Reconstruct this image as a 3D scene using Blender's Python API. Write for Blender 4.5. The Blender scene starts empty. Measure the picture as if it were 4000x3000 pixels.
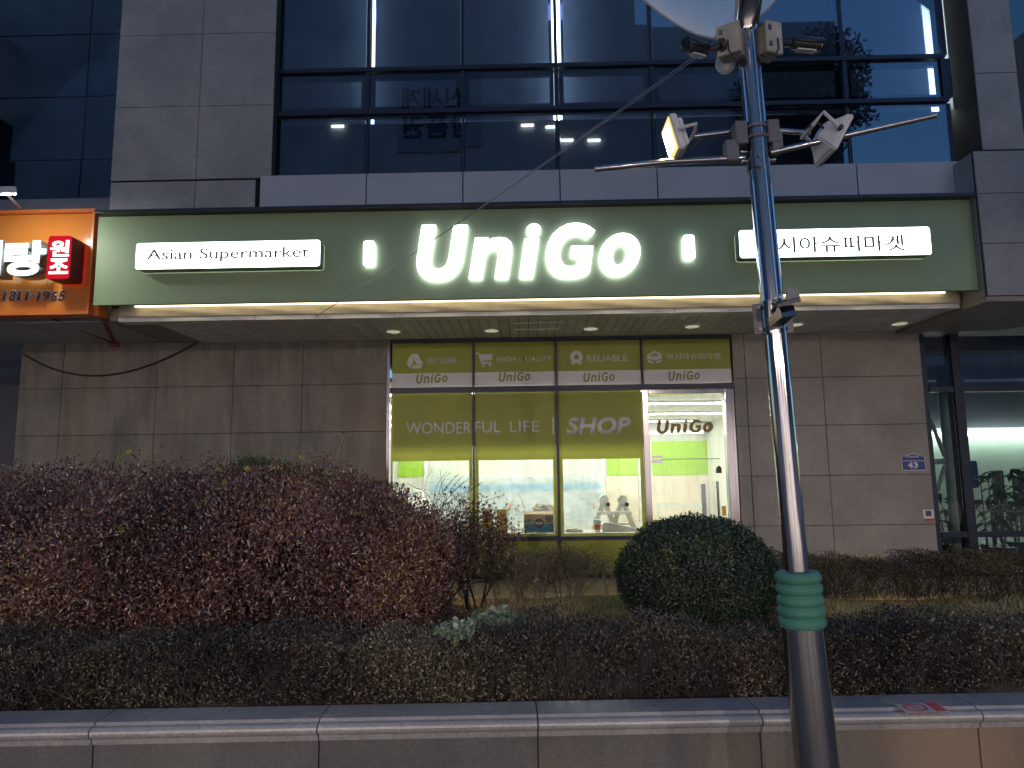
import bpy, bmesh, math, random
import numpy as np
from math import sin, cos, tan, radians, pi, atan2, hypot
from mathutils import Vector, Matrix

random.seed(7)
rng = np.random.default_rng(11)
SC = bpy.context.scene
COL = SC.collection

# ------------------------------------------------------------------ camera
EYE = 1.55
FPX = 2667.0                      # focal length in pixels of a 4000 px wide frame
PITCH, YAW, ROLL = radians(7.2536), radians(1.0965), radians(-0.7243)
_f = np.array([-sin(YAW) * cos(PITCH), cos(YAW) * cos(PITCH), sin(PITCH)])
_r = np.array([cos(YAW), sin(YAW), 0.0])
_u = np.cross(_r, _f)
AX = (cos(ROLL) * _r + sin(ROLL) * _u, -sin(ROLL) * _r + cos(ROLL) * _u, _f)
cam_d = bpy.data.cameras.new('camera')
cam_d.sensor_width = 36.0
cam_d.lens = FPX / 4000 * 36.0
cam_d.clip_start = 0.05
cam_d.clip_end = 2000
cam = bpy.data.objects.new('camera', cam_d)
COL.objects.link(cam)
m = Matrix.Identity(4)
for i in range(3):
    m[i][0] = AX[0][i]; m[i][1] = AX[1][i]; m[i][2] = -AX[2][i]
m[2][3] = EYE
cam.matrix_world = m
SC.camera = cam

# ------------------------------------------------------------------ dusk sky, weak sun, exposure
SUN_EL, SUN_ROT = radians(4.0), radians(200)
W = bpy.data.worlds.new('World'); SC.world = W; W.use_nodes = True
wn = W.node_tree; wn.nodes.clear()
sky = wn.nodes.new('ShaderNodeTexSky'); sky.sky_type = 'NISHITA'; sky.sun_disc = False
sky.sun_elevation = SUN_EL; sky.sun_rotation = SUN_ROT; sky.ozone_density = 4.0; sky.dust_density = 0.5
bg = wn.nodes.new('ShaderNodeBackground'); bg.inputs[1].default_value = 0.15
wo = wn.nodes.new('ShaderNodeOutputWorld')
wn.links.new(sky.outputs[0], bg.inputs[0]); wn.links.new(bg.outputs[0], wo.inputs[0])
sl = bpy.data.lights.new('sun', 'SUN'); sl.energy = 0.02; sl.angle = radians(30); sl.color = (0.75, 0.82, 1.0)
so = bpy.data.objects.new('sun', sl); COL.objects.link(so)
so.rotation_euler = (radians(90) - SUN_EL, 0, radians(180) - SUN_ROT)
SC.view_settings.view_transform = 'Standard'; SC.view_settings.look = 'None'
SC.view_settings.gamma = 1; SC.view_settings.exposure = 2.0; SC.view_settings.use_curve_mapping = False
SC.cycles.use_denoising = True
SC.cycles.sample_clamp_indirect = 4.0
SC.cycles.max_bounces = 8; SC.cycles.transparent_max_bounces = 16
SC.cycles.caustics_reflective = False; SC.cycles.caustics_refractive = False

# ------------------------------------------------------------------ pixel -> point helpers
K = 4000 / 2212.0
def ray(px, py):
    return AX[0] * (px - 2000) / FPX - AX[1] * (py - 1500) / FPX + AX[2]
def atY(px, py, Y):
    d = ray(px, py); p = d * (Y / d[1]); return Vector((p[0], p[1], p[2] + EYE))
def atZ(px, py, Z):
    d = ray(px, py); p = d * ((Z - EYE) / d[2]); return Vector((p[0], p[1], p[2] + EYE))
def X_(px, py, Y): return atY(px, py, Y).x
def Z_(px, py, Y): return atY(px, py, Y).z
def rect(px0, py0, px1, py1, Y):
    """pixel box -> x0, x1, z0, z1 on the plane y = Y"""
    mx, my = (px0 + px1) / 2, (py0 + py1) / 2
    return X_(px0, my, Y), X_(px1, my, Y), Z_(mx, py1, Y), Z_(mx, py0, Y)
def zdepth(P): return float(np.dot(np.array(P) - np.array((0, 0, EYE)), AX[2]))

# ------------------------------------------------------------------ materials
def new_mat(name):
    mt = bpy.data.materials.new(name); mt.use_nodes = True
    nt = mt.node_tree; nt.nodes.clear()
    out = nt.nodes.new('ShaderNodeOutputMaterial')
    return mt, nt, out
def ramp(nt, fac, cols):
    r = nt.nodes.new('ShaderNodeValToRGB')
    e = r.color_ramp.elements
    while len(e) < len(cols): e.new(0.5)
    for el, (p, c) in zip(e, cols):
        el.position = p; el.color = (*c, 1)
    nt.links.new(fac, r.inputs[0]); return r.outputs[0]
def noise(nt, scale, detail=4, rough=0.6, coord='Object', sc=(1, 1, 1)):
    tc = nt.nodes.new('ShaderNodeTexCoord'); mp = nt.nodes.new('ShaderNodeMapping'); mp.inputs['Scale'].default_value = sc
    n = nt.nodes.new('ShaderNodeTexNoise'); n.inputs['Scale'].default_value = scale; n.inputs['Detail'].default_value = detail
    n.inputs['Roughness'].default_value = rough
    nt.links.new(tc.outputs[coord], mp.inputs[0]); nt.links.new(mp.outputs[0], n.inputs['Vector'])
    return n.outputs['Fac']
def mix(nt, a, b, fac, mode='MIX'):
    mx = nt.nodes.new('ShaderNodeMix'); mx.data_type = 'RGBA'; mx.blend_type = mode
    for s, v in ((6, a), (7, b)):
        if isinstance(v, tuple): mx.inputs[s].default_value = (*v, 1)
        else: nt.links.new(v, mx.inputs[s])
    if isinstance(fac, (int, float)): mx.inputs[0].default_value = fac
    else: nt.links.new(fac, mx.inputs[0])
    return mx.outputs[2]
def pm(name, col, rough=0.6, metal=0.0, var=0.15, scale=6, bump=0.0, bscale=60, objrand=0.0, emit=0.0, ecol=None,
       spec=0.5, rvar=0.0, sc=(1, 1, 1), coat=0.0):
    """plain paint/metal/plastic with soft blotches, optional per-piece shade and fine relief"""
    mt, nt, out = new_mat(name)
    b = nt.nodes.new('ShaderNodeBsdfPrincipled'); nt.links.new(b.outputs[0], out.inputs[0])
    n = noise(nt, scale, 5, 0.6, sc=sc)
    lo = tuple(c * (1 - var) for c in col); hi = tuple(min(1, c * (1 + var)) for c in col)
    c = ramp(nt, n, [(0.3, lo), (0.7, hi)])
    if objrand:
        oi = nt.nodes.new('ShaderNodeObjectInfo'); mr = nt.nodes.new('ShaderNodeMapRange')
        mr.inputs[3].default_value = 1 - objrand; mr.inputs[4].default_value = 1 + objrand
        nt.links.new(oi.outputs['Random'], mr.inputs[0])
        hv = nt.nodes.new('ShaderNodeHueSaturation'); nt.links.new(mr.outputs[0], hv.inputs['Value']); nt.links.new(c, hv.inputs['Color'])
        c = hv.outputs[0]
    nt.links.new(c, b.inputs['Base Color'])
    b.inputs['Roughness'].default_value = rough; b.inputs['Metallic'].default_value = metal
    b.inputs['Specular IOR Level'].default_value = spec; b.inputs['Coat Weight'].default_value = coat
    if rvar:
        n2 = noise(nt, scale * 2.3, 4, 0.6, sc=sc); mr = nt.nodes.new('ShaderNodeMapRange')
        mr.inputs[3].default_value = max(0.02, rough - rvar); mr.inputs[4].default_value = min(1, rough + rvar)
        nt.links.new(n2, mr.inputs[0]); nt.links.new(mr.outputs[0], b.inputs['Roughness'])
    if bump:
        bn = nt.nodes.new('ShaderNodeBump'); bn.inputs['Strength'].default_value = bump; bn.inputs['Distance'].default_value = 0.01
        nt.links.new(noise(nt, bscale, 4, 0.7, sc=sc), bn.inputs['Height']); nt.links.new(bn.outputs[0], b.inputs['Normal'])
    if emit:
        b.inputs['Emission Color'].default_value = (*(ecol or col), 1); b.inputs['Emission Strength'].default_value = emit
    return mt
def stone(name, base, speck, rough=0.55, streak=0.0, objrand=0.08, rvar=0.1):
    mt, nt, out = new_mat(name)
    b = nt.nodes.new('ShaderNodeBsdfPrincipled'); nt.links.new(b.outputs[0], out.inputs[0])
    fine = noise(nt, 140, 3, 0.8); med = noise(nt, 32, 4, 0.7); big = noise(nt, 1.7, 4, 0.6)
    c = ramp(nt, fine, [(0.36, tuple(x * 0.6 for x in base)), (0.5, base), (0.66, speck)])
    c2 = ramp(nt, med, [(0.35, tuple(x * 0.82 for x in base)), (0.65, tuple(x * 1.12 for x in base))])
    c = mix(nt, c, c2, 0.5)
    c = mix(nt, c, ramp(nt, big, [(0.3, (0.72, 0.72, 0.72)), (0.7, (1.12, 1.1, 1.06))]), 1.0, 'MULTIPLY')
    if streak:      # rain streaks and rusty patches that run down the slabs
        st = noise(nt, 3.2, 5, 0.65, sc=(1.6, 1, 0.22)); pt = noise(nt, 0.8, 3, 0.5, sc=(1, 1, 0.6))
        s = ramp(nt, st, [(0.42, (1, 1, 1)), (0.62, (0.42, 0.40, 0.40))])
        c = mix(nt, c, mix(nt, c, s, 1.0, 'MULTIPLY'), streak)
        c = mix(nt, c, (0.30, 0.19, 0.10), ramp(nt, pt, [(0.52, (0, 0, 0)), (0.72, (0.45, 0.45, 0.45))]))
    oi = nt.nodes.new('ShaderNodeObjectInfo'); mr = nt.nodes.new('ShaderNodeMapRange')
    mr.inputs[3].default_value = 1 - objrand; mr.inputs[4].default_value = 1 + objrand
    nt.links.new(oi.outputs['Random'], mr.inputs[0])
    hv = nt.nodes.new('ShaderNodeHueSaturation'); nt.links.new(mr.outputs[0], hv.inputs['Value']); nt.links.new(c, hv.inputs['Color'])
    nt.links.new(hv.outputs[0], b.inputs['Base Color'])
    mr2 = nt.nodes.new('ShaderNodeMapRange'); mr2.inputs[3].default_value = max(0.03, rough - rvar); mr2.inputs[4].default_value = min(1, rough + rvar)
    nt.links.new(big, mr2.inputs[0]); nt.links.new(mr2.outputs[0], b.inputs['Roughness'])
    bn = nt.nodes.new('ShaderNodeBump'); bn.inputs['Strength'].default_value = 0.25; bn.inputs['Distance'].default_value = 0.003
    nt.links.new(fine, bn.inputs['Height']); nt.links.new(bn.outputs[0], b.inputs['Normal'])
    return mt
def emis(name, col, s):
    mt, nt, out = new_mat(name); e = nt.nodes.new('ShaderNodeEmission')
    e.inputs[0].default_value = (*col, 1); e.inputs[1].default_value = s; nt.links.new(e.outputs[0], out.inputs[0]); return mt
def glass(name, tint, refl, rough=0.0, dirt=0.0):
    """thin sheet glass: lets tinted light through and mirrors part of it"""
    mt, nt, out = new_mat(name)
    t = nt.nodes.new('ShaderNodeBsdfTransparent'); t.inputs[0].default_value = (*tint, 1)
    g = nt.nodes.new('ShaderNodeBsdfGlossy'); g.inputs['Roughness'].default_value = rough
    lw = nt.nodes.new('ShaderNodeFresnel'); lw.inputs[0].default_value = 1.45
    mr = nt.nodes.new('ShaderNodeMapRange'); mr.inputs[1].default_value = 0.03; mr.inputs[2].default_value = 1
    mr.inputs[3].default_value = refl; mr.inputs[4].default_value = 1
    nt.links.new(lw.outputs[0], mr.inputs[0])
    mx = nt.nodes.new('ShaderNodeMixShader'); nt.links.new(mr.outputs[0], mx.inputs[0])
    nt.links.new(t.outputs[0], mx.inputs[1]); nt.links.new(g.outputs[0], mx.inputs[2])
    last = mx.outputs[0]
    if dirt:
        d = nt.nodes.new('ShaderNodeBsdfDiffuse'); d.inputs[0].default_value = (0.5, 0.5, 0.5, 1)
        m2 = nt.nodes.new('ShaderNodeMixShader'); n = noise(nt, 5, 6, 0.7, sc=(3, 1, 0.6))
        mr3 = nt.nodes.new('ShaderNodeMapRange'); mr3.inputs[1].default_value = 0.45; mr3.inputs[2].default_value = 0.8
        mr3.inputs[3].default_value = 0.0; mr3.inputs[4].default_value = dirt
        nt.links.new(n, mr3.inputs[0]); nt.links.new(mr3.outputs[0], m2.inputs[0])
        nt.links.new(last, m2.inputs[1]); nt.links.new(d.outputs[0], m2.inputs[2]); last = m2.outputs[0]
    nt.links.new(last, out.inputs[0]); return mt
def film(name, col, transl=0.25, rough=0.45, var=0.06, alpha=0.0):
    """vinyl or cloth: reflects on the lit side and glows a little when lit from behind"""
    mt, nt, out = new_mat(name)
    c = ramp(nt, noise(nt, 3, 4, 0.6), [(0.3, tuple(x * (1 - var) for x in col)), (0.7, tuple(min(1, x * (1 + var)) for x in col))])
    b = nt.nodes.new('ShaderNodeBsdfPrincipled'); b.inputs['Roughness'].default_value = rough; nt.links.new(c, b.inputs['Base Color'])
    t = nt.nodes.new('ShaderNodeBsdfTranslucent'); nt.links.new(c, t.inputs[0])
    mx = nt.nodes.new('ShaderNodeMixShader'); mx.inputs[0].default_value = transl
    nt.links.new(b.outputs[0], mx.inputs[1]); nt.links.new(t.outputs[0], mx.inputs[2]); last = mx.outputs[0]
    if alpha:
        tr = nt.nodes.new('ShaderNodeBsdfTransparent'); m2 = nt.nodes.new('ShaderNodeMixShader'); m2.inputs[0].default_value = alpha
        nt.links.new(last, m2.inputs[1]); nt.links.new(tr.outputs[0], m2.inputs[2]); last = m2.outputs[0]
    nt.links.new(last, out.inputs[0]); return mt
def leafmat(name, cols, rough=0.4, transl=0.2, spec=0.5):
    mt, nt, out = new_mat(name)
    at = nt.nodes.new('ShaderNodeAttribute'); at.attribute_name = 'rnd'
    c = ramp(nt, at.outputs['Fac'], cols)
    b = nt.nodes.new('ShaderNodeBsdfPrincipled'); b.inputs['Roughness'].default_value = rough
    b.inputs['Specular IOR Level'].default_value = spec; nt.links.new(c, b.inputs['Base Color'])
    t = nt.nodes.new('ShaderNodeBsdfTranslucent'); nt.links.new(c, t.inputs[0])
    mx = nt.nodes.new('ShaderNodeMixShader'); mx.inputs[0].default_value = transl
    nt.links.new(b.outputs[0], mx.inputs[1]); nt.links.new(t.outputs[0], mx.inputs[2]); nt.links.new(mx.outputs[0], out.inputs[0])
    return mt

M = {}
M['granite'] = stone('granite_wall', (0.35, 0.32, 0.29), (0.47, 0.44, 0.40), 0.6, objrand=0.05)
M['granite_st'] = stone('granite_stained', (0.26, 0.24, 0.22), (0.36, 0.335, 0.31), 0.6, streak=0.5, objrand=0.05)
M['granite_up'] = stone('granite_pale', (0.34, 0.325, 0.315), (0.46, 0.45, 0.44), 0.5, objrand=0.04)
M['granite_pl'] = stone('granite_planter', (0.09, 0.087, 0.092), (0.185, 0.178, 0.183), 0.55, streak=0.25, objrand=0.05)
M['coping'] = stone('granite_coping', (0.26, 0.255, 0.275), (0.38, 0.375, 0.39), 0.26, objrand=0.05, rvar=0.12)
M['mortar'] = pm('joint_mortar', (0.05, 0.045, 0.04), 0.9)
M['panel'] = pm('pale_cladding', (0.42, 0.42, 0.43), 0.5, var=0.07, scale=3, objrand=0.05)
M['darkmetal'] = pm('dark_flashing', (0.05, 0.05, 0.06), 0.35, 0.6)
M['frame'] = pm('window_frame', (0.03, 0.033, 0.055), 0.4, 0.4)
M['navy'] = pm('navy_frame', (0.02, 0.022, 0.045), 0.4, 0.3)
M['glass_up'] = glass('tinted_glass', (0.36, 0.40, 0.52), 0.13)
M['glass_dk'] = glass('dark_glass', (0.36, 0.40, 0.50), 0.16)
M['glass'] = glass('clear_glass', (0.93, 0.96, 0.94), 0.06, dirt=0.10)
M['glass_lobby'] = glass('lobby_glass', (0.75, 0.82, 0.79), 0.055)
M['blind'] = film('roller_blind', (0.34, 0.38, 0.44), 0.6, 0.8)
M['green'] = pm('green_sign_paint', (0.29, 0.375, 0.21), 0.5, var=0.04, scale=2)
M['film_g'] = film('green_film', (0.56, 0.58, 0.09), 0.40)
M['film_w'] = film('white_film', (0.88, 0.84, 0.86), 0.15)
M['film_l'] = film('lettering_film', (0.82, 0.78, 0.78), 0.1)
M['film_o'] = film('olive_lettering', (0.34, 0.32, 0.10), 0.1)
M['ink'] = pm('olive_ink', (0.13, 0.13, 0.05), 0.6)
M['brown_l'] = pm('brown_lettering', (0.34, 0.21, 0.06), 0.5)
M['lit'] = emis('lit_acrylic', (0.86, 0.93, 1.0), 1.6)
M['lit_side'] = emis('lit_letter_side', (0.74, 0.74, 1.0), 0.42)
M['lit_soft'] = emis('lit_acrylic_soft', (0.80, 1.0, 0.93), 0.5)
M['lit_red'] = emis('lit_red_acrylic', (0.75, 0.01, 0.03), 0.22)
M['redside'] = pm('red_return', (0.16, 0.02, 0.02), 0.5)
M['chrome_side'] = pm('metal_return', (0.35, 0.36, 0.38), 0.35, 0.7)
M['strip'] = emis('warm_led', (1.0, 0.80, 0.48), 1.3)
M['led'] = emis('ceiling_led', (1.0, 0.98, 0.84), 10.0)
M['lobby_led'] = emis('lobby_led', (0.92, 1.0, 0.93), 4.0)
M['led_soft'] = emis('cove_led', (0.95, 1.0, 0.95), 2.0)
M['down'] = pm('downlight_cover', (0.6, 0.6, 0.5), 0.4, emit=0.10, ecol=(0.9, 0.85, 0.6))  # faint glow put into the covers of the unlit downlights
M['flood'] = emis('flood_lens', (1.0, 0.80, 0.42), 80.0)
M['flood_rim'] = emis('flood_glow_rim', (1.0, 0.62, 0.20), 0.35)  # warm glow around the lens, painted as a glowing border
M['flood2'] = emis('sign_flood_lens', (0.95, 1.0, 0.9), 36.0)
M['plaster'] = pm('rough_plaster', (0.46, 0.42, 0.34), 0.8, var=0.12, scale=5, bump=0.6, bscale=9)
M['slat'] = pm('soffit_slat', (0.80, 0.80, 0.79), 0.45, 0.1, objrand=0.06)
M['orange'] = pm('orange_panel', (0.62, 0.20, 0.035), 0.16, var=0.03)
M['orange_t'] = pm('orange_trim', (0.60, 0.15, 0.03), 0.35)
M['maroon'] = pm('maroon_print', (0.06, 0.012, 0.02), 0.3)
M['greyprint'] = pm('grey_print', (0.42, 0.38, 0.40), 0.4)
M['redsteel'] = pm('red_oxide_steel', (0.25, 0.05, 0.03), 0.6)
M['steel'] = pm('polished_steel', (0.47, 0.46, 0.49), 0.10, 1.0, var=0.06, scale=3, rvar=0.05, sc=(1, 1, 0.15))
M['steel_d'] = pm('dull_steel', (0.36, 0.34, 0.34), 0.14, 1.0, var=0.12, scale=4, rvar=0.08, sc=(1, 1, 0.2))
M['iron'] = pm('grey_painted_steel', (0.12, 0.12, 0.14), 0.45, 0.3)
M['white_p'] = pm('white_powder_coat', (0.55, 0.55, 0.58), 0.5, var=0.12, scale=14)
M['box'] = pm('junction_plastic', (0.40, 0.38, 0.33), 0.55, var=0.2, scale=14)
M['black'] = pm('black_plastic', (0.02, 0.02, 0.022), 0.4)
M['lens'] = pm('camera_lens', (0.01, 0.01, 0.012), 0.06, coat=0.5)
M['membrane'] = film('white_membrane', (0.86, 0.85, 0.87), 0.65, 0.55)
M['foam'] = pm('green_foam', (0.045, 0.17, 0.125), 0.75, var=0.1, scale=10, bump=0.15, bscale=220)
M['cable'] = pm('steel_cable', (0.45, 0.44, 0.46), 0.35, 0.9)
M['rubber'] = pm('black_cable', (0.015, 0.015, 0.017), 0.6)
M['blue'] = pm('blue_plaque', (0.02, 0.06, 0.22), 0.35)
M['white'] = pm('white_paint', (0.75, 0.75, 0.75), 0.5)
M['redpr'] = pm('red_print', (0.5, 0.07, 0.07), 0.5)
M['pinkpr'] = pm('faded_red_print', (0.44, 0.34, 0.34), 0.5)
M['greyd'] = pm('dark_print', (0.08, 0.08, 0.09), 0.5)
M['wall_in'] = pm('shop_wall', (0.72, 0.72, 0.68), 0.7, var=0.03)
M['wall_cream'] = pm('cream_wall', (0.78, 0.70, 0.58), 0.7, var=0.03)
M['wall_green'] = pm('lime_wall', (0.36, 0.62, 0.05), 0.6, var=0.05)
M['wall_pale'] = pm('pale_green_wall', (0.62, 0.72, 0.62), 0.6, var=0.03)
M['floor_in'] = pm('shop_floor', (0.5, 0.48, 0.44), 0.4)
M['cooler'] = pm('cooler_grey', (0.60, 0.68, 0.72), 0.4)
M['cyan'] = pm('cyan_strip', (0.10, 0.48, 0.80), 0.5)
M['sheet'] = film('plastic_sheet', (0.80, 0.86, 0.88), 0.3, 0.35, alpha=0.55)
M['tape'] = pm('orange_tape', (0.75, 0.25, 0.08), 0.5)
M['card'] = pm('cardboard', (0.60, 0.47, 0.30), 0.8, var=0.1)
M['yellow'] = pm('yellow_card', (0.85, 0.55, 0.05), 0.6)
M['bluep'] = pm('blue_print', (0.05, 0.25, 0.42), 0.6)
M['paper'] = pm('crumpled_paper', (0.72, 0.70, 0.64), 0.8)
M['alu'] = pm('ladder_aluminium', (0.50, 0.50, 0.47), 0.4, 0.5)
M['cupred'] = pm('orange_sleeve', (0.62, 0.14, 0.03), 0.6)
M['soil'] = pm('planter_soil', (0.09, 0.068, 0.048), 0.95, var=0.5, scale=20, bump=1.0, bscale=40)
M['path'] = pm('warm_lit_path', (0.74, 0.49, 0.20), 0.85, var=0.2, scale=12, bump=0.3)  # warm golden light on the path is put into its colour
M['paving'] = pm('plaza_paving', (0.13, 0.125, 0.125), 0.7, var=0.2, scale=3)
M['bark'] = pm('bark', (0.055, 0.042, 0.035), 0.9, var=0.3, scale=40)
M['twig'] = pm('dry_twig', (0.36, 0.28, 0.19), 0.85, var=0.3, scale=30)
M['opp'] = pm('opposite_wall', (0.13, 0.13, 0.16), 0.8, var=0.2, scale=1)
M['oppw'] = pm('opposite_render', (0.34, 0.34, 0.38), 0.8, var=0.25, scale=0.4)
M['span'] = pm('spandrel_board', (0.30, 0.33, 0.42), 0.7)
M['office'] = emis('office_light', (0.6, 0.72, 1.0), 0.7)
M['oppsign'] = pm('rooftop_board', (0.24, 0.26, 0.32), 0.7)
M['tree'] = pm('street_tree', (0.03, 0.04, 0.02), 0.9)
M['lamp'] = emis('fill_street_lamp_lens', (1.0, 0.83, 0.70), 2000.0)
M['litwin'] = emis('lit_tube_and_leak', (0.85, 1.0, 0.92), 4.0)

# ------------------------------------------------------------------ object helpers
def tag(o, label, cat, group=None):
    o['label'] = label; o['category'] = cat
    if group: o['group'] = group
    return o
def thing(name, label, cat, loc=(0, 0, 0), group=None, rz=0):
    o = bpy.data.objects.new(name, None); o.empty_display_size = 0.1; COL.objects.link(o)
    o.location = loc; o.rotation_euler[2] = rz
    return tag(o, label, cat, group)
def link(name, me, mat, parent=None, world=True):
    """mesh data in world coordinates; parented parts keep their place"""
    if mat is not None and len(me.materials) == 0:
        me.materials.append(M[mat] if isinstance(mat, str) else mat)
    o = bpy.data.objects.new(name, me); COL.objects.link(o)
    if parent is not None:
        o.parent = parent
        if world:
            o.matrix_parent_inverse = wmat(parent).inverted()
    return o
def wmat(o):
    mm = Matrix.LocRotScale(o.location, o.rotation_euler, o.scale)
    if o.parent is not None: mm = wmat(o.parent) @ o.matrix_parent_inverse @ mm
    return mm
def bm2me(bm, name, smooth=False):
    me = bpy.data.meshes.new(name); bm.normal_update(); bm.to_mesh(me); bm.free()
    if smooth:
        for p in me.polygons: p.use_smooth = True
    return me
def bm_box(bm, x0, x1, y0, y1, z0, z1, bev=0.0):
    r = bmesh.ops.create_cube(bm, size=1.0)
    for v in r['verts']:
        v.co = Vector(((x0 + x1) / 2 + v.co.x * (x1 - x0), (y0 + y1) / 2 + v.co.y * (y1 - y0), (z0 + z1) / 2 + v.co.z * (z1 - z0)))
    if bev:
        es = list({e for v in r['verts'] for e in v.link_edges})
        bmesh.ops.bevel(bm, geom=es, offset=bev, segments=2, affect='EDGES', profile=0.6)
def box(name, x0, x1, y0, y1, z0, z1, mat, parent=None, bev=0.0):
    bm = bmesh.new(); bm_box(bm, min(x0, x1), max(x0, x1), min(y0, y1), max(y0, y1), min(z0, z1), max(z0, z1), bev)
    return link(name, bm2me(bm, name), mat, parent)
def bm_tube(bm, pts, rad, seg=12, cap=True):
    pts = [Vector(p) for p in pts]; n = len(pts)
    rs = rad if isinstance(rad, (list, tuple)) else [rad] * n
    rings = []; prev = None
    for i, p in enumerate(pts):
        t = (pts[min(i + 1, n - 1)] - pts[max(i - 1, 0)]).normalized()
        if prev is None:
            a = Vector((0, 0, 1)) if abs(t.z) < 0.9 else Vector((0, 1, 0)); u = t.cross(a).normalized()
        else:
            u = (prev - t * prev.dot(t)).normalized()
        prev = u; v = t.cross(u)
        rings.append([bm.verts.new(p + (u * cos(2 * pi * k / seg) + v * sin(2 * pi * k / seg)) * rs[i]) for k in range(seg)])
    for a, b in zip(rings, rings[1:]):
        for k in range(seg):
            f = bm.faces.new((a[k], a[(k + 1) % seg], b[(k + 1) % seg], b[k])); f.smooth = True
    if cap:
        for rg in (rings[0][::-1], rings[-1]): bm.faces.new([bm.verts.new(v.co) for v in rg])
def tube(name, pts, rad, mat, parent=None, seg=12):
    bm = bmesh.new(); bm_tube(bm, pts, rad, seg)
    bmesh.ops.recalc_face_normals(bm, faces=bm.faces)
    return link(name, bm2me(bm, name), mat, parent)
def prism(name, poly, y0, y1, mat, parent=None, bev=0.0):
    """polygon in x,z pushed from y0 to y1"""
    bm = bmesh.new()
    a = [bm.verts.new((x, y0, z)) for x, z in poly]; b = [bm.verts.new((x, y1, z)) for x, z in poly]
    bm.faces.new(a); bm.faces.new(b[::-1]); n = len(poly)
    for k in range(n): bm.faces.new((a[k], b[k], b[(k + 1) % n], a[(k + 1) % n]))
    bmesh.ops.recalc_face_normals(bm, faces=bm.faces)
    if bev: bmesh.ops.bevel(bm, geom=list(bm.edges), offset=bev, segments=2, affect='EDGES')
    return link(name, bm2me(bm, name), mat, parent)
def obox(name, c, ex, ey, ez, mat, parent=None, bev=0.0):
    """box with centre c and three half-extent vectors"""
    bm = bmesh.new(); bm_box(bm, -1, 1, -1, 1, -1, 1)
    for v in bm.verts: v.co = Vector(c) + Vector(ex) * v.co.x + Vector(ey) * v.co.y + Vector(ez) * v.co.z
    if bev: bmesh.ops.bevel(bm, geom=list(bm.edges), offset=bev, segments=2, affect='EDGES')
    bmesh.ops.recalc_face_normals(bm, faces=bm.faces)
    return link(name, bm2me(bm, name), mat, parent)
def sheet_mesh(name, grid, mat, parent=None, thick=0.0, smooth=True):
    """grid[i][j] of points -> surface"""
    bm = bmesh.new(); V = [[bm.verts.new(p) for p in row] for row in grid]
    for i in range(len(V) - 1):
        for j in range(len(V[0]) - 1):
            bm.faces.new((V[i][j], V[i][j + 1], V[i + 1][j + 1], V[i + 1][j]))
    if thick:
        bmesh.ops.recalc_face_normals(bm, faces=bm.faces)
        bmesh.ops.solidify(bm, geom=list(bm.faces), thickness=thick)
    return link(name, bm2me(bm, name, smooth), mat, parent)
def disc(bm, c, r, n=24, y=None):
    vs = [bm.verts.new((c[0] + r * cos(2 * pi * k / n), c[1], c[2] + r * sin(2 * pi * k / n))) for k in range(n)]
    bm.faces.new(vs)

def rrect(x0, x1, z0, z1, r, n=5):
    p = []
    for cx, cz, a0 in ((x1 - r, z1 - r, 0), (x0 + r, z1 - r, 90), (x0 + r, z0 + r, 180), (x1 - r, z0 + r, 270)):
        for k in range(n + 1):
            a = radians(a0 + 90 * k / n); p.append((cx + r * cos(a), cz + r * sin(a)))
    return p

def flat(name, rects, Y, mat, parent):
    """one thin sheet made of upright rectangles x0,x1,z0,z1"""
    bm = bmesh.new()
    for x0, x1, z0, z1 in rects: bm.faces.new([bm.verts.new(p) for p in ((x0, Y, z0), (x1, Y, z0), (x1, Y, z1), (x0, Y, z1))])
    return link(name, bm2me(bm, name), mat, parent)

# lettering ---------------------------------------------------------------
def text_mesh(body, offset=0.0, shear=0.0, spacing=1.0, res=4):
    cu = bpy.data.curves.new('lettering', 'FONT'); cu.body = body; cu.size = 1; cu.shear = shear
    cu.offset = offset; cu.space_character = spacing; cu.resolution_u = res; cu.fill_mode = 'FRONT'
    ob = bpy.data.objects.new('lettering', cu); COL.objects.link(ob)
    dg = bpy.context.evaluated_depsgraph_get()
    me = bpy.data.meshes.new_from_object(ob.evaluated_get(dg), depsgraph=dg)
    bpy.data.objects.remove(ob); bpy.data.curves.remove(cu)
    me.materials.clear()
    return me
def lettering(name, body, r4, Y, mat, parent=None, depth=0.002, offset=0.0, shear=0.0, spacing=1.0, side=None, flip=False, face=-1):
    """flat lettering stretched to x0,x1,z0,z1; front at Y, thickness depth going away from the viewer"""
    me = text_mesh(body, offset, shear, spacing)
    n = len(me.vertices); co = np.empty(n * 3); me.vertices.foreach_get('co', co); co = co.reshape(-1, 3)
    mn, mxx = co.min(0), co.max(0); x0, x1, z0, z1 = r4
    bm = bmesh.new(); bm.from_mesh(me); bpy.data.meshes.remove(me)
    for v in bm.verts:
        u = (v.co.x - mn[0]) / (mxx[0] - mn[0]); w = (v.co.y - mn[1]) / max(1e-6, mxx[1] - mn[1])
        if flip: u = 1 - u
        v.co = Vector((x0 + u * (x1 - x0), Y, z0 + w * (z1 - z0)))
    bmesh.ops.remove_doubles(bm, verts=bm.verts, dist=1e-5)
    fr = list(bm.faces)
    ext = bmesh.ops.extrude_face_region(bm, geom=fr)
    for g in ext['geom']:
        if isinstance(g, bmesh.types.BMVert): g.co.y -= face * depth
    bmesh.ops.recalc_face_normals(bm, faces=bm.faces)
    me2 = bm2me(bm, name)
    me2.materials.append(M[mat])
    if side:
        me2.materials.append(M[side])
        for p in me2.polygons:
            if abs(p.normal.y) < 0.5: p.material_index = 1
    return link(name, me2, None, parent)

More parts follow.
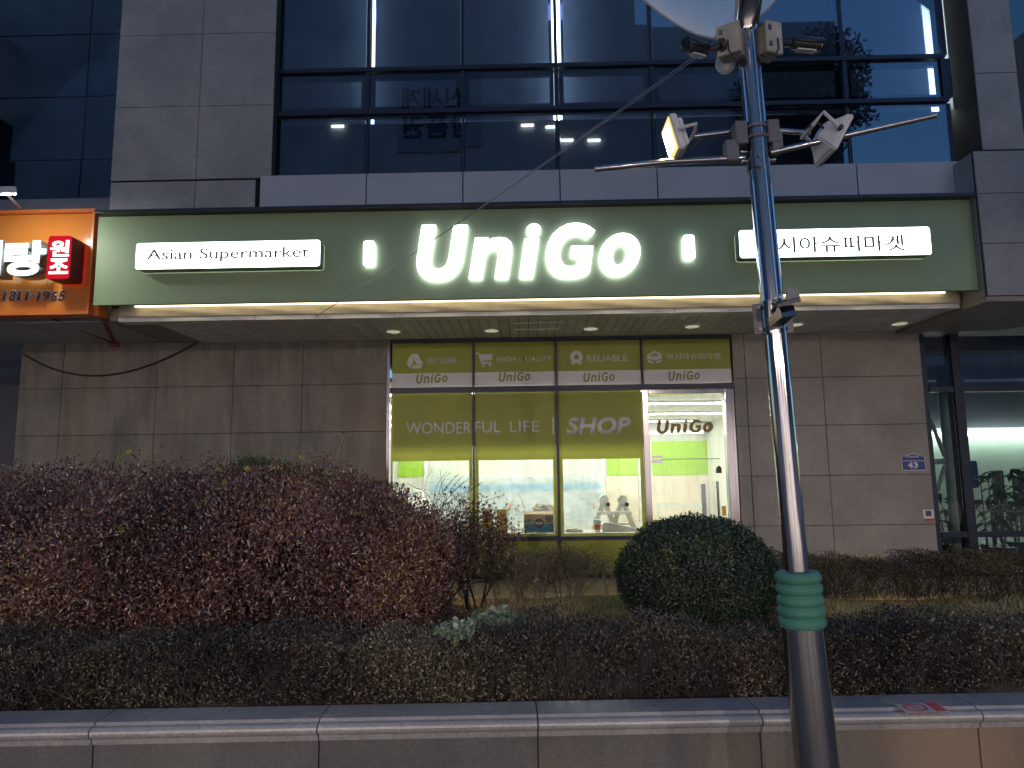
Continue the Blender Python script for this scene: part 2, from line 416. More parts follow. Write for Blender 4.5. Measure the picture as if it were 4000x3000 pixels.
# outlines of the five sign letters, traced on a 1300 x 340 field
WM = {
 'U': [(660,190),(742,190),(712,378),(711,402),(718,425),(735,439),(757,442),(780,437),(799,420),(811,392),(819,352),(843,190),(926,190),(898,375),(886,420),(863,459),(831,489),(790,505),(745,510),(700,505),(662,488),(639,456),(630,416),(632,380)],
 'n': [(968,262),(1043,262),(1039,279),(1072,264),(1110,260),(1148,266),(1172,286),(1181,318),(1177,362),(1157,496),(1080,496),(1100,368),(1100,342),(1090,326),(1072,322),(1052,329),(1036,346),(1026,372),(1006,499),(931,499)],
 'G': [(1659,222),(1625,196),(1588,181),(1545,176),(1499,184),(1454,206),(1415,242),(1388,291),(1375,345),(1376,391),(1388,432),(1412,465),(1450,487),(1500,494),(1555,490),(1600,476),(1627,458),(1648,310),(1521,310),(1514,370),(1563,370),(1557,418),(1535,426),(1505,428),(1480,418),(1462,394),(1455,360),(1460,320),(1475,285),(1500,257),(1535,242),(1570,243),(1595,255),(1608,268)],
 'i': [(1252,268),(1336,268),(1300,494),(1221,494)],
}
def ell(cx, cy, rx, ry, k, n=28):
    return [(cx + rx * cos(2 * pi * t / n) - k * ry * sin(2 * pi * t / n), cy + ry * sin(2 * pi * t / n)) for t in range(n)]
def wordmark(name, fx, fz, Y, mat, parent, depth, which='UniGo', side=None):
    """fx, fz turn field x / field y into world x / z"""
    bm = bmesh.new()
    def V(p): return bm.verts.new((fx(p[0], p[1]), Y, fz(p[0], p[1])))
    for ch in which:
        if ch in WM: bm.faces.new([V(p) for p in WM[ch]])
        if ch == 'i': bm.faces.new([V(p) for p in ell(1304, 217, 42, 36, 0.1)])
        if ch == 'o':
            a = [V(p) for p in ell(1801, 359, 117, 123, 0.16, 40)]; b = [V(p) for p in ell(1801, 358, 40, 62, 0.16, 40)]
            for t in range(40): bm.faces.new((a[t], a[(t + 1) % 40], b[(t + 1) % 40], b[t]))
    ext = bmesh.ops.extrude_face_region(bm, geom=list(bm.faces))
    for g in ext['geom']:
        if isinstance(g, bmesh.types.BMVert): g.co.y += depth
    bmesh.ops.recalc_face_normals(bm, faces=bm.faces)
    me2 = bm2me(bm, name); me2.materials.append(M[mat])
    if side:
        me2.materials.append(M[side])
        for p in me2.polygons:
            if abs(p.normal.y) < 0.5: p.material_index = 1
    return link(name, me2, None, parent)
def wordmark_in(name, r4, Y, mat, parent, depth=0.002):
    x0, x1, z0, z1 = r4
    return wordmark(name, lambda a, b: x0 + (a - 630) / 1292 * (x1 - x0), lambda a, b: z1 - (b - 176) / 334 * (z1 - z0), Y, mat, parent, depth)

# foliage ---------------------------------------------------------------
def np_mesh(name, V, T, mat, parent=None, rnd=None):
    me = bpy.data.meshes.new(name); nv, nt_ = len(V), len(T)
    me.vertices.add(nv); me.vertices.foreach_set('co', V.astype(np.float32).ravel())
    me.loops.add(nt_ * 3); me.loops.foreach_set('vertex_index', T.astype(np.int32).ravel())
    me.polygons.add(nt_); me.polygons.foreach_set('loop_start', np.arange(0, nt_ * 3, 3, dtype=np.int32))
    me.polygons.foreach_set('loop_total', np.full(nt_, 3, np.int32))
    if rnd is not None:
        a = me.attributes.new('rnd', 'FLOAT', 'POINT'); a.data.foreach_set('value', rnd.astype(np.float32))
    me.update(calc_edges=True); me.validate()
    return link(name, me, mat, parent)
def unit(v): return v / np.maximum(1e-9, np.linalg.norm(v, axis=1, keepdims=True))
def leaves(name, P, N, L, Wd, mat, parent=None, rnd=None, up=0.25, wild=0.8, fold=0.3, lie=0.22):
    """one folded leaf blade per point: P places, N outward directions"""
    n = len(P)
    d = unit(N * lie + rng.normal(0, wild, (n, 3)) * 0.75 + np.array([0, 0, up]))
    s = unit(np.cross(d, unit(N + rng.normal(0, 0.5, (n, 3))) + 1e-4)); nn = np.cross(s, d)
    L = L[:, None]; Wd = Wd[:, None]
    mid = P + d * L * 0.55
    V = np.stack([P, mid + s * Wd / 2 + nn * Wd * fold, P + d * L, mid - s * Wd / 2 + nn * Wd * fold], 1).reshape(-1, 3)
    b = np.arange(n)[:, None] * 4
    T = np.concatenate([b + np.array([[0, 1, 2]]), b + np.array([[0, 2, 3]])], 0)
    if rnd is None: rnd = rng.random(n)
    o = np_mesh(name, V, T, mat, parent, np.repeat(np.clip(rnd, 0, 1), 4)); o['kind'] = 'stuff'; return o
def twigs(name, segs, mat, parent=None, kind=None):
    """three-sided tapered sticks; segs rows: p0(3) p1(3) r0 r1"""
    S = np.array(segs); p0, p1, r0, r1 = S[:, :3], S[:, 3:6], S[:, 6:7], S[:, 7:8]
    t = unit(p1 - p0); a = np.where(np.abs(t[:, 2:3]) < 0.9, np.array([[0, 0, 1.0]]), np.array([[0, 1.0, 0]]))
    u = unit(np.cross(t, a)); v = np.cross(t, u); V = []
    for p, r in ((p0, r0), (p1, r1)):
        for k in range(3):
            V.append(p + (u * cos(2.094 * k) + v * sin(2.094 * k)) * r)
    V = np.stack(V, 1).reshape(-1, 3); b = np.arange(len(S))[:, None] * 6
    T = np.concatenate([b + np.array([[f]]).reshape(1, 3) for f in ((0, 1, 4), (0, 4, 3), (1, 2, 5), (1, 5, 4), (2, 0, 3), (2, 3, 5))], 0)
    o = np_mesh(name, V, T, mat, parent)
    if kind: o['kind'] = kind
    return o
def grow(p, d, L, r, lev, segs, tips, spread=0.6, kids=3, bend=0.25, upw=0.25):
    """recursive branch: a few bent segments, then side shoots"""
    n = 3; q = np.array(p, float); d = np.array(d, float)
    for i in range(n):
        d = d + rng.normal(0, bend, 3) * 0.6 + np.array([0, 0, upw * 0.25]); d /= np.linalg.norm(d)
        e = q + d * L / n; ra = r * (1 - 0.25 * i / n); rb = r * (1 - 0.25 * (i + 1) / n)
        segs.append((*q, *e, ra, rb)); q = e
        if lev > 0 and i > 0:
            for _ in range(kids if i == n - 1 else max(1, kids - 1)):
                dd = d + rng.normal(0, spread, 3); dd[2] += upw; dd /= np.linalg.norm(dd)
                grow(q, dd, L * rng.uniform(0.5, 0.8), rb * 0.62, lev - 1, segs, tips, spread, kids, bend, upw)
    if lev <= 1: tips.append((*q, *d))

# ================================================================== THE SETTING
YW = 7.80            # plane of the ground-floor wall and shop front
YG = 6.72            # upper glazing
YP = 6.60            # upper pillars
YS = 6.55            # pale sill panels
YSIGN = 6.35         # face of the green sign
ZSOF = 3.085         # soffit of the overhang

def struct(o): o['kind'] = 'structure'; return o
bm = bmesh.new(); vs = [bm.verts.new(p) for p in ((-250, -250, 0), (250, -250, 0), (250, 250, 0), (-250, 250, 0))]; bm.faces.new(vs)
struct(link('plaza_ground', bm2me(bm, 'plaza_ground'), 'paving'))
# soil bed: gently uneven
gx = np.linspace(-6.5, 6.5, 66); gy = np.linspace(3.46, 6.75, 26)
def soil_z(x, y):
    e = min(1.0, (y - 3.44) / 0.3)
    return 0.425 - 0.13 * max(0.0, min(1.0, (y - 5.7) / 0.9)) + e * (0.03 * sin(x * 1.7 + y) + 0.02 * sin(3.1 * x - 2 * y) + 0.03 * (y > 4.2) * min(1, (y - 4.2)) * min(1, max(0, (6.75 - y) / 0.4)))
struct(sheet_mesh('soil', [[(x, y, soil_z(x, y)) for y in gy] for x in gx], 'soil'))
struct(box('walkway', -6.5, 6.5, 6.78, YW + 0.02, 0.05, 0.335, 'path'))

# ------------------------------------------------------------------ building
B = thing('office_building', 'large grey stone and dark glass office building with a projecting first floor', 'building', (0, YW, 0))

def slab_wall(name, cols, rows, y0, thick, mat, back, parent=B, gap=0.006, skip=None, bev=0.003):
    """stone slabs with recessed joints over a dark backing; cols/rows are joint positions"""
    bk = box(name, cols[0] + 0.002, cols[-1] - 0.002, y0 + 0.012, y0 + back, rows[0] + 0.002, rows[-1] - 0.002, 'mortar', parent)
    for i in range(len(cols) - 1):
        for j in range(len(rows) - 1):
            if skip and skip(i, j): continue
            dy = random.uniform(0, 0.003)
            box('stone_panel', cols[i] + gap / 2, cols[i + 1] - gap / 2, y0 - dy, y0 + thick, rows[j] + gap / 2, rows[j + 1] - gap / 2, mat, bk, bev)
    return bk
ROWS = [-0.02, 0.35, 0.905, 1.457, 2.02, 2.568, ZSOF + 0.02]
XL, XR = -1.60, 2.395      # opening of the shop front
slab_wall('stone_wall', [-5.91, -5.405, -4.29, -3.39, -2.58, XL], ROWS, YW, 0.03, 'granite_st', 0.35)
slab_wall('stone_wall', [2.53, 3.40, 4.53], ROWS, YW, 0.03, 'granite', 0.35)
# return of the wall beside the door (faces the shop front)
rv = box('door_reveal', XR + 0.012, 2.53 - 0.006, YW + 0.03, YW + 0.35, -0.02, ZSOF, 'mortar', B)
for a, b in zip(ROWS, ROWS[1:]):
    box('stone_panel', XR, 2.53 - 0.003, YW + 0.004, YW + 0.028, a + 0.003, b - 0.003, 'granite', rv, 0.002)
box('stone_plinth', XL + 0.01, 1.33, YW - 0.02, YW + 0.2, 0.0, 0.36, 'granite', B)
# dark passage left of the wall
box('passage_wall', -9, -5.95, 9.6, 9.7, 0, 3.2, 'opp', B)
box('passage_door', -6.9, -6.1, 9.55, 9.59, 0.3, 2.4, 'redside', B)
# first floor slab / overhang
fl = box('floor_slab', -4.15, 4.6, 6.64, 11.0, ZSOF + 0.13, 4.10, 'mortar', B)
box('fascia_plaster', -4.05, 4.26, 6.60, 6.638, ZSOF + 0.03, 4.05, 'plaster', B)
# plaster bed is uneven: a few hundred small facets bulge out
g = []
for i in range(150):
    x = -4.02 + i * 8.25 / 149; row = []
    for k in range(7):
        z = ZSOF + 0.035 + k * 0.10 / 6
        row.append((x, 6.595 - 0.008 - 0.006 * sin(i * 0.41 + k) - 0.004 * random.random(), z))
    g.append(row)
sheet_mesh('plaster_coat', g, 'plaster', B)
sof = box('soffit', -3.75, 4.25, 6.66, YW - 0.004, ZSOF + 0.03, ZSOF + 0.12, 'mortar', B)
nsl = 78
for i in range(nsl):
    x0 = -3.75 + i * 8.0 / nsl
    box('soffit_slat', x0 + 0.004, x0 + 8.0 / nsl - 0.004, 6.74, YW - 0.006, ZSOF, ZSOF + 0.02, 'slat', sof)
for i in range(6):
    a, b = -4.05 + i * 8.3 / 6, -4.05 + (i + 1) * 8.3 / 6
    box('soffit_edge_board', a + 0.002, b - 0.002, 6.60, 6.735, ZSOF - 0.012 - 0.002 * (i % 2), ZSOF + 0.028, 'slat', sof)
# access hatch in the soffit
h0, h1 = atZ(2000, 1262, ZSOF), atZ(2150, 1288, ZSOF)
hf = box('soffit_hatch', -0.12, 0.40, 6.98, 7.0, ZSOF - 0.012, ZSOF - 0.001, 'slat', sof)
for x0, x1, y0, y1 in ((-0.12, 0.40, 7.32, 7.34), (-0.12, -0.10, 7.003, 7.317), (0.38, 0.40, 7.003, 7.317)):
    box('hatch_frame', x0, x1, y0, y1, ZSOF - 0.013, ZSOF - 0.001, 'slat', hf)
# beam along the left end of the soffit and the neighbour's soffit
box('end_beam', -4.15, -3.76, 6.62, YW - 0.004, ZSOF + 0.004, ZSOF + 0.13, 'granite', B)
nb = box('side_soffit', -9, -4.16, 6.65, 9.5, ZSOF + 0.035, ZSOF + 0.3, 'panel', B)
for i in range(5):
    box('soffit_panel', -8.9 + i * 0.94, -8.9 + (i + 1) * 0.94 - 0.012, 6.7, YW - 0.01, ZSOF + 0.015, ZSOF + 0.033, 'panel', nb)
box('upper_wall', -9, -4.16, 6.66, 6.9, ZSOF + 0.31, 4.4, 'opp', B)

# left pillar of the upper floors
px = [X_(452, 400, YP), X_(779, 400, YP), X_(1069, 400, YP)]
pz = [Z_(760, y, YP) for y in (701, 415, 134, -147, -430, -720)]
slab_wall('stone_pillar', px, pz, YP, 0.03, 'granite_up', 0.6)
bx = [X_(430, 760, YP - 0.05), X_(761, 760, YP - 0.05), X_(997, 760, YP - 0.05)]
slab_wall('stone_band', bx, [4.12, Z_(720, 707, YP - 0.05)], YP - 0.05, 0.03, 'granite_up', 0.3)
# dark glass curtain left of it
lx = [-9.0, -7.4, X_(-150, 400, 6.95), X_(330, 400, 6.95), px[0] + 0.05]
lz = [4.05] + [Z_(250, y, 6.95) for y in (622, 375, 132, -110, -350, -600)]
cw = box('curtain_wall', lx[0], lx[-1], 7.02, 7.2, lz[0], lz[-1], 'span', B)
for i in range(len(lx) - 1):
    for j in range(len(lz) - 1):
        dx = random.uniform(-0.004, 0.004)
        obox('glass_panel', ((lx[i] + lx[i + 1]) / 2, 6.98 + dx, (lz[j] + lz[j + 1]) / 2), ((lx[i + 1] - lx[i]) / 2 - 0.006, dx, 0), (0, 0.01, 0),
             (0, dx * 0.6, (lz[j + 1] - lz[j]) / 2 - 0.006), 'glass_dk', cw)
# pale sill panels
sx = [X_(p, 750, YS) for p in (1013, 1430, 1808, 2188, 2570, 2960, 3353, 3768)]
sz0, sz1 = 4.13, Z_(2400, 658, YS)
sb = box('sill_backing', sx[0] + 0.01, sx[-1] - 0.01, YS + 0.02, YG + 0.03, sz0, sz1 - 0.012, 'frame', B)
for i in range(7):
    box('sill_panel', sx[i] + 0.006, sx[i + 1] - 0.006, YS - 0.001 * (i % 2), YS + 0.17, sz0 + 0.01, sz1, 'panel', sb, 0.003)
# flashing above the sign
box('sign_flashing', X_(372, 830, 6.28), X_(3818, 785, 6.28), 6.26, 6.60, 4.075, 4.108, 'darkmetal', B, 0.004)
box('flashing_lip', X_(372, 830, 6.28) + 0.02, X_(3818, 785, 6.28) - 0.02, 6.33, 6.58, 4.109, 4.128, 'panel', B, 0.003)

# right pillar, stone mass
PXR = X_(3739, 0, YP - 0.1)
pzr = [Z_(3870, y, YP - 0.1) for y in (585, 285, -15, -315, -620)]
slab_wall('stone_pillar', [PXR + 0.1, X_(3975, 300, YP - 0.1)], pzr, YP - 0.1, 0.03, 'granite_up', 0.75)
YM = 6.24
mx = [X_(3822, 800, YM), X_(4060, 800, YM) + 0.35, 7.4]
mz = [Z_(3900, y, YM) for y in (1155, 950, 754, 588)]
slab_wall('stone_mass', mx, mz, YM, 0.03, 'granite_up', 0.3)
zz = mz
rvm = box('mass_reveal', mx[0] + 0.01, mx[0] + 0.3, YM + 0.035, YS + 0.6, mz[0] + 0.01, mz[-1] - 0.01, 'mortar', B)
for a, b in zip(mz, mz[1:]):
    box('stone_panel', mx[0], mx[0] + 0.02, YM + 0.034, YS + 0.62, a + 0.003, b - 0.003, 'granite_up', rvm)
# underside of the mass: pale slab with the back edge swinging towards the street
def plan_slab(name, poly, z0, z1, mat, parent):
    bm = bmesh.new(); a = [bm.verts.new((x, y, z0)) for x, y in poly]; b = [bm.verts.new((x, y, z1)) for x, y in poly]
    bm.faces.new(a); bm.faces.new(b); n = len(poly)
    for k in range(n): bm.faces.new((a[k], a[(k + 1) % n], b[(k + 1) % n], b[k]))
    bmesh.ops.recalc_face_normals(bm, faces=bm.faces); return link(name, bm2me(bm, name), mat, parent)
plan_slab('mass_underside', [(mx[0] + 0.01, YM + 0.032), (7.2, YM + 0.032), (7.2, 7.0), (5.9, 7.05), (5.12, YW + 0.05), (4.27, YW + 0.05), (4.27, 6.7)],
          mz[0] - 0.045, mz[0] + 0.02, 'granite', B)
plan_slab('mass_core', [(4.6, 6.6), (7.3, 6.6), (7.3, 9.5), (4.6, 9.5)], mz[0] + 0.03, 4.1, 'opp', B)
# blue glass beyond the right pillar
box('side_glazing', X_(3975, 300, YP - 0.1) + 0.03, 7.6, 6.85, 6.9, mz[-1], 8.6, 'glass_dk', B)
box('side_backing', X_(3975, 300, YP - 0.1) + 0.03, 7.6, 6.95, 7.0, mz[-1], 8.6, 'frame', B)

# upper window band ---------------------------------------------------------
gxp = [1075, 1437, 1808, 2174, 2547, 2922, 3301, 3696]
gX = [X_(p, 350, YG) for p in gxp]
zb, zt2, zt1, ztop = sz1 - 0.01, Z_(2300, 425, YG), Z_(2300, 258, YG), 8.4
wb = box('window_band', gX[0], gX[-1], YG + 0.03, YG + 0.06, zb - 0.02, zb + 0.01, 'frame', B)
for k, xx in enumerate(gX):
    w = 0.022 if 0 < k < 7 else 0.05
    box('mullion', xx - w, xx + w, YG - 0.03, YG + 0.08, zt2 + 0.03, zt1 - 0.03, 'frame', wb)
    box('mullion', xx - w * 0.8, xx + w * 0.8, YG - 0.008, YG + 0.08, zt1 + 0.03, ztop, 'frame', wb)
    box('mullion', xx - w * 0.5, xx + w * 0.5, YG - 0.004, YG + 0.08, zb + 0.01, zt2 - 0.03, 'frame', wb)
for z in (zt1, zt2):
    box('transom', gX[0], gX[-1], YG - 0.04, YG + 0.08, z - 0.022, z + 0.022, 'frame', wb)
for k in range(7):
    for z0, z1, e in ((zb + 0.012, zt2 - 0.032, 0), (zt2 + 0.032, zt1 - 0.032, 1), (zt1 + 0.032, ztop, 0)):
        dx, dz = random.uniform(-0.0025, 0.0025), random.uniform(-0.0025, 0.0025)
        cx, cz = (gX[k] + gX[k + 1]) / 2, (z0 + z1) / 2; hx, hz = (gX[k + 1] - gX[k]) / 2 - 0.024, (z1 - z0) / 2
        if e:   # opening sash with a fat dark frame
            sf = bmesh.new()
            for a, b, c, d in ((-hx, hx, -hz, -hz + 0.05), (-hx, hx, hz - 0.05, hz), (-hx, -hx + 0.05, -hz + 0.05, hz - 0.05), (hx - 0.05, hx, -hz + 0.05, hz - 0.05)):
                bm_box(sf, cx + a + 0.003, cx + b - 0.003, YG + 0.015, YG + 0.06, cz + c, cz + d)
            link('sash', bm2me(sf, 'sash'), 'frame', wb)
        obox('pane', (cx, YG, cz), (hx, dx, 0), (0, 0.004, 0), (0, dz, hz), 'glass_up', wb)
# office behind: blinds with light leaking at their edges
off = box('office_back_wall', gX[0] - 0.3, gX[-1] + 0.3, 10.8, 10.9, 4.11, 8.6, 'wall_in', B)
box('office_ceiling', gX[0] - 0.3, gX[-1] + 0.3, YG + 0.1, 10.79, 8.45, 8.6, 'wall_in', B)
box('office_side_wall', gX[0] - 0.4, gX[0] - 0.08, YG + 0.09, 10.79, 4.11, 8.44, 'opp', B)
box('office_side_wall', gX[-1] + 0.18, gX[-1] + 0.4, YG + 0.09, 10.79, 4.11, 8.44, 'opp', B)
def leak(p): return X_(p, 140, YG + 0.14)
bl = [(gX[0] - 0.05, leak(1450)), (leak(1470), leak(2143)), (leak(2200), gX[-1] - 0.08), (gX[-1] + 0.06, gX[-1] + 0.16)]
for a, b in bl:
    flat('roller_blind', [(a, b, zt2 - 0.02, ztop)], YG + 0.15, 'blind', wb)
box('spandrel', gX[0] - 0.05, gX[-1] + 0.05, YG + 0.16, YG + 0.2, zb - 0.02, zt2 - 0.03, 'span', wb)
for yy in (7.6, 9.4): box('office_light', gX[0] + 0.3, gX[-1] - 0.3, yy, yy + 0.3, 8.40, 8.44, 'office', B)
for p, r in ((1460, 0.018), (2172, 0.05), (3655, 0.035)):  # glowing tubes added behind the gaps to stand in for leaking light
    xx = X_(p, 140, YG + 0.3) if p < 3000 else gX[-1] + 0.06
    tube('leak_glow_tube', [(xx, YG + 0.3, zt2 + 0.02), (xx, YG + 0.3, ztop)], r, 'litwin', wb, 8)

# ------------------------------------------------------------------ recessed downlights
for cx, cy, wh in ((850, 714, 'above the SECURE window panel'), (1062, 712, 'above the HIGH QUALITY window panel'), (1276, 708, 'above the RELIABLE window panel'), (1495, 703, 'above the panel over the glass door'), (1718, 699, 'beside the mast clamp above the right stone wall'), (1943, 697, 'near the lobby end of the right stone wall')):
    p = atZ(cx * K, cy * K, ZSOF)
    bm = bmesh.new(); r = bmesh.ops.create_cone(bm, cap_ends=True, segments=28, radius1=0.088, radius2=0.095, depth=0.012)
    t = thing('downlight', 'round pale downlight in the soffit ' + wh, 'downlight', (p.x, p.y, ZSOF - 0.008), 'soffit downlights')
    me = bm2me(bm, 'trim'); bmesh_o = link('trim', me, 'slat', t, world=False)
    bm = bmesh.new(); bmesh.ops.create_cone(bm, cap_ends=True, segments=28, radius1=0.074, radius2=0.078, depth=0.012)
    l = link('diffuser', bm2me(bm, 'diffuser'), 'down', t, world=False); l.location = (0, 0, -0.004)

# ------------------------------------------------------------------ shop front
SF = thing('storefront', 'navy framed shop front with lime green window film and white lettering', 'shop front', (0.4, YW, 0.35))
mX = [-1.555, -0.595, 0.362, 1.352, 2.325]
ZT, ZSB, ZST, ZTR, ZWT, ZCT, ZCB, ZSI, ZB = 3.045, 2.521, 2.688, 2.455, 2.448, 1.673, 0.847, 0.80, 0.375
fr = box('frame', XL + 0.004, mX[0] - 0.005, YW - 0.01, YW + 0.09, 0.361, ZSOF - 0.004, 'steel_d', SF)
box('frame_rail', mX[0], XR - 0.006, YW - 0.005, YW + 0.09, ZT, ZSOF - 0.003, 'navy', SF)
box('frame_rail', mX[0], XR - 0.006, YW - 0.02, YW + 0.09, ZTR, ZSB - 0.004, 'navy', SF)
box('frame_rail', mX[0], mX[3] - 0.02, YW - 0.02, YW + 0.09, 0.775, 0.815, 'navy', SF)
box('frame_rail', mX[0], mX[3] - 0.02, YW - 0.02, YW + 0.09, 0.362, 0.40, 'navy', SF)
for k, x in enumerate(mX[1:4]):
    w = 0.010 if k != 1 else 0.014
    box('frame_mullion', x - w, x + w, YW - 0.022, YW + 0.088, ZSB - 0.002, ZT - 0.002, 'navy', SF)
    if k < 2:
        box('frame_mullion', x - w, x + w, YW - 0.022, YW + 0.088, 0.817, ZTR - 0.002, 'navy', SF)
        box('frame_mullion', x - w, x + w, YW - 0.022, YW + 0.088, 0.402, 0.773, 'navy', SF)
box('frame_post', mX[3] - 0.018, mX[3] + 0.05, YW - 0.03, YW + 0.09, 0.362, ZTR - 0.003, 'steel_d', SF, 0.004)
box('frame_post', mX[4] - 0.055, mX[4] + 0.02, YW - 0.03, YW + 0.09, 0.362, ZTR - 0.003, 'steel_d', SF, 0.004)
box('frame_post', mX[4] + 0.022, XR - 0.008, YW + 0.01, YW + 0.2, 0.362, ZTR - 0.003, 'steel_d', SF, 0.004)
box('frame_header', mX[3] + 0.052, mX[4] - 0.057, YW - 0.028, YW + 0.09, ZTR - 0.055, ZTR - 0.004, 'steel_d', SF, 0.004)
def pane(x0, x1, z0, z1, y=YW + 0.03):
    return box('pane', x0, x1, y, y + 0.006, z0, z1, 'glass', SF)
words = [('SECURE', 1667, 1399, 1783, 1421), ('HIGH QUALITY', 1940, 1392, 2158, 1417), ('RELIABLE', 2292, 1386, 2450, 1411), ('아시아슈퍼마켓', 2604, 1379, 2815, 1405)]
YF = YW + 0.026        # film sits on the glass
for k in range(4):
    x0, x1 = mX[k] + 0.012, mX[k + 1] - 0.012
    if k == 3: x1 = XR - 0.02
    p = pane(x0, x1, ZSB + 0.002, ZT - 0.002)
    flat('green_film', [(x0 + 0.002, x1 - 0.002, ZST, ZT - 0.004)], YF, 'film_g', p)
    flat('white_film', [(x0 + 0.002, x1 - 0.002, ZSB + 0.004, ZST - 0.001)], YF, 'film_w', p)
    w = words[k]
    lettering('lettering', w[0], rect(*w[1:], YF), YF - 0.003, 'film_l', p, 0.002, offset=0.008 if k < 3 else 0.0)
    cx = [1687, 2010, 2340, 2672][k]
    cy0 = [1460, 1453, 1454, 1449][k]
    wordmark_in('lettering', rect(cx - 62, cy0, cx + 62, cy0 + 38, YF), YF - 0.003, 'film_o', p)
    # pictograms
    bmi = bmesh.new(); yy = YF - 0.003
    def poly(pts):
        v = [bmi.verts.new((X_(a, b, YF), yy, Z_(a, b, YF))) for a, b in pts]; bmi.faces.new(v)
    def Zp(o, s, pts): poly([(o[0] + s * a, o[1] + s * b) for a, b in pts])
    z = lambda a, b: (1450 + a / 1.4747, 1280 + b / 1.4747)
    if k == 0:
        poly([z(*q) for q in ((232, 152), (267, 152), (300, 212), (282, 212), (264, 212))])
        poly([z(*q) for q in ((229, 156), (247, 186), (222, 234), (204, 204))])
        poly([z(*q) for q in ((243, 216), (298, 216), (281, 235), (228, 235))])
    elif k == 1:
        poly([z(*q) for q in ((600, 144), (622, 144), (626, 152), (640, 205), (632, 205), (618, 153), (601, 152))])
        poly([z(*q) for q in ((628, 155), (704, 150), (694, 186), (638, 192))])
        poly([z(*q) for q in ((638, 198), (694, 197), (694, 207), (640, 209))])
        for c in ((646, 219), (684, 217)):
            poly([z(c[0] + 8 * cos(t * pi / 8), c[1] + 8 * sin(t * pi / 8)) for t in range(16)])
    elif k == 2:
        C = (1182, 169); R2 = 36
        st = []
        for t in range(10):
            a = -pi / 2 + t * pi / 5; r = 22 if t % 2 == 0 else 9; st.append((C[0] + r * cos(a), C[1] + r * sin(a)))
        for t in range(10):     # ring of the medal around a star-shaped hole
            a0 = -pi / 2 + t * pi / 5; a1 = a0 + pi / 5
            poly([z(*st[t]), z(C[0] + R2 * cos(a0), C[1] + R2 * sin(a0)), z(C[0] + R2 * cos((a0 + a1) / 2), C[1] + R2 * sin((a0 + a1) / 2)), z(C[0] + R2 * cos(a1), C[1] + R2 * sin(a1)), z(*st[(t + 1) % 10])])
        poly([z(*q) for q in ((1156, 198), (1172, 206), (1166, 217), (1160, 208), (1148, 210))])
        poly([z(*q) for q in ((1208, 198), (1192, 206), (1198, 217), (1204, 208), (1216, 208))])
    else:
        poly([z(*q) for q in ((1588, 158), (1630, 132), (1674, 154), (1666, 162), (1630, 144), (1598, 164))])
        poly([z(*q) for q in ((1588, 166), (1674, 162), (1674, 178), (1632, 188), (1588, 180))])
        poly([z(*q) for q in ((1590, 186), (1622, 194), (1622, 206), (1592, 198))])
        poly([z(*q) for q in ((1640, 193), (1672, 184), (1672, 196), (1640, 205))])
    bmesh.ops.recalc_face_normals(bmi, faces=bmi.faces)
    bmesh.ops.solidify(bmi, geom=list(bmi.faces), thickness=0.0015)
    link('pictogram', bm2me(bmi, 'pictogram'), 'film_l', p)
for k in range(3):
    x0, x1 = mX[k] + 0.014, mX[k + 1] - 0.016
    if k == 2: x1 = mX[3] - 0.02
    p = pane(x0, x1, 0.817, ZTR - 0.003)
    # film with a window cut out of it
    e = 0.04
    flat('green_film', [(x0, x1, ZCT, ZTR - 0.005), (x0, x0 + e * (0.4 if k == 0 else 1), ZCB, ZCT), (x1 - e, x1, ZCB, ZCT), (x0, x1, 0.819, ZCB)], YF, 'film_g', p)
    q = pane(x0, x1, 0.402, 0.773)
    flat('green_film', [(x0 + 0.002, x1 - 0.002, 0.404, 0.771)], YF, 'film_g', q)
    if k == 0:
        lettering('lettering', 'WONDER', rect(1586, 1649, 1842, 1695, YF), YF - 0.003, 'film_l', p, 0.002, offset=0.006)
    if k == 1:
        lettering('lettering', 'FUL', rect(1854, 1646, 1956, 1691, YF), YF - 0.003, 'film_l', p, 0.002, offset=0.006)
        lettering('lettering', 'LIFE', rect(1991, 1644, 2107, 1688, YF), YF - 0.003, 'film_l', p, 0.002, offset=0.006)
        box('lettering_bar', *rect(2158, 1632, 2164, 1697, YF)[:2], YF - 0.003, YF - 0.001, *rect(2158, 1632, 2164, 1697, YF)[2:], 'film_l', p)
    if k == 2:
        lettering('lettering', 'SHOP', rect(2211, 1629, 2465, 1696, YF), YF - 0.003, 'film_l', p, 0.002, offset=0.035, shear=0.2)
# unseen board added behind the upper film so light leaks in only below it
box('light_block_board', mX[0] + 0.03, mX[3] - 0.03, YW + 0.10, YW + 0.12, ZCT + 0.17, ZTR - 0.01, 'wall_in', SF)
box('light_block_board', mX[0] + 0.03, XR - 0.03, YW + 0.10, YW + 0.12, ZTR + 0.09, ZSOF, 'wall_in', SF)
box('window_sill', mX[0], mX[3] - 0.02, YW + 0.092, YW + 0.52, 0.78, 0.84, 'wall_in', SF)
box('sill_board', mX[0], mX[3] - 0.02, YW + 0.50, YW + 0.52, 0.36, 0.778, 'wall_in', SF)
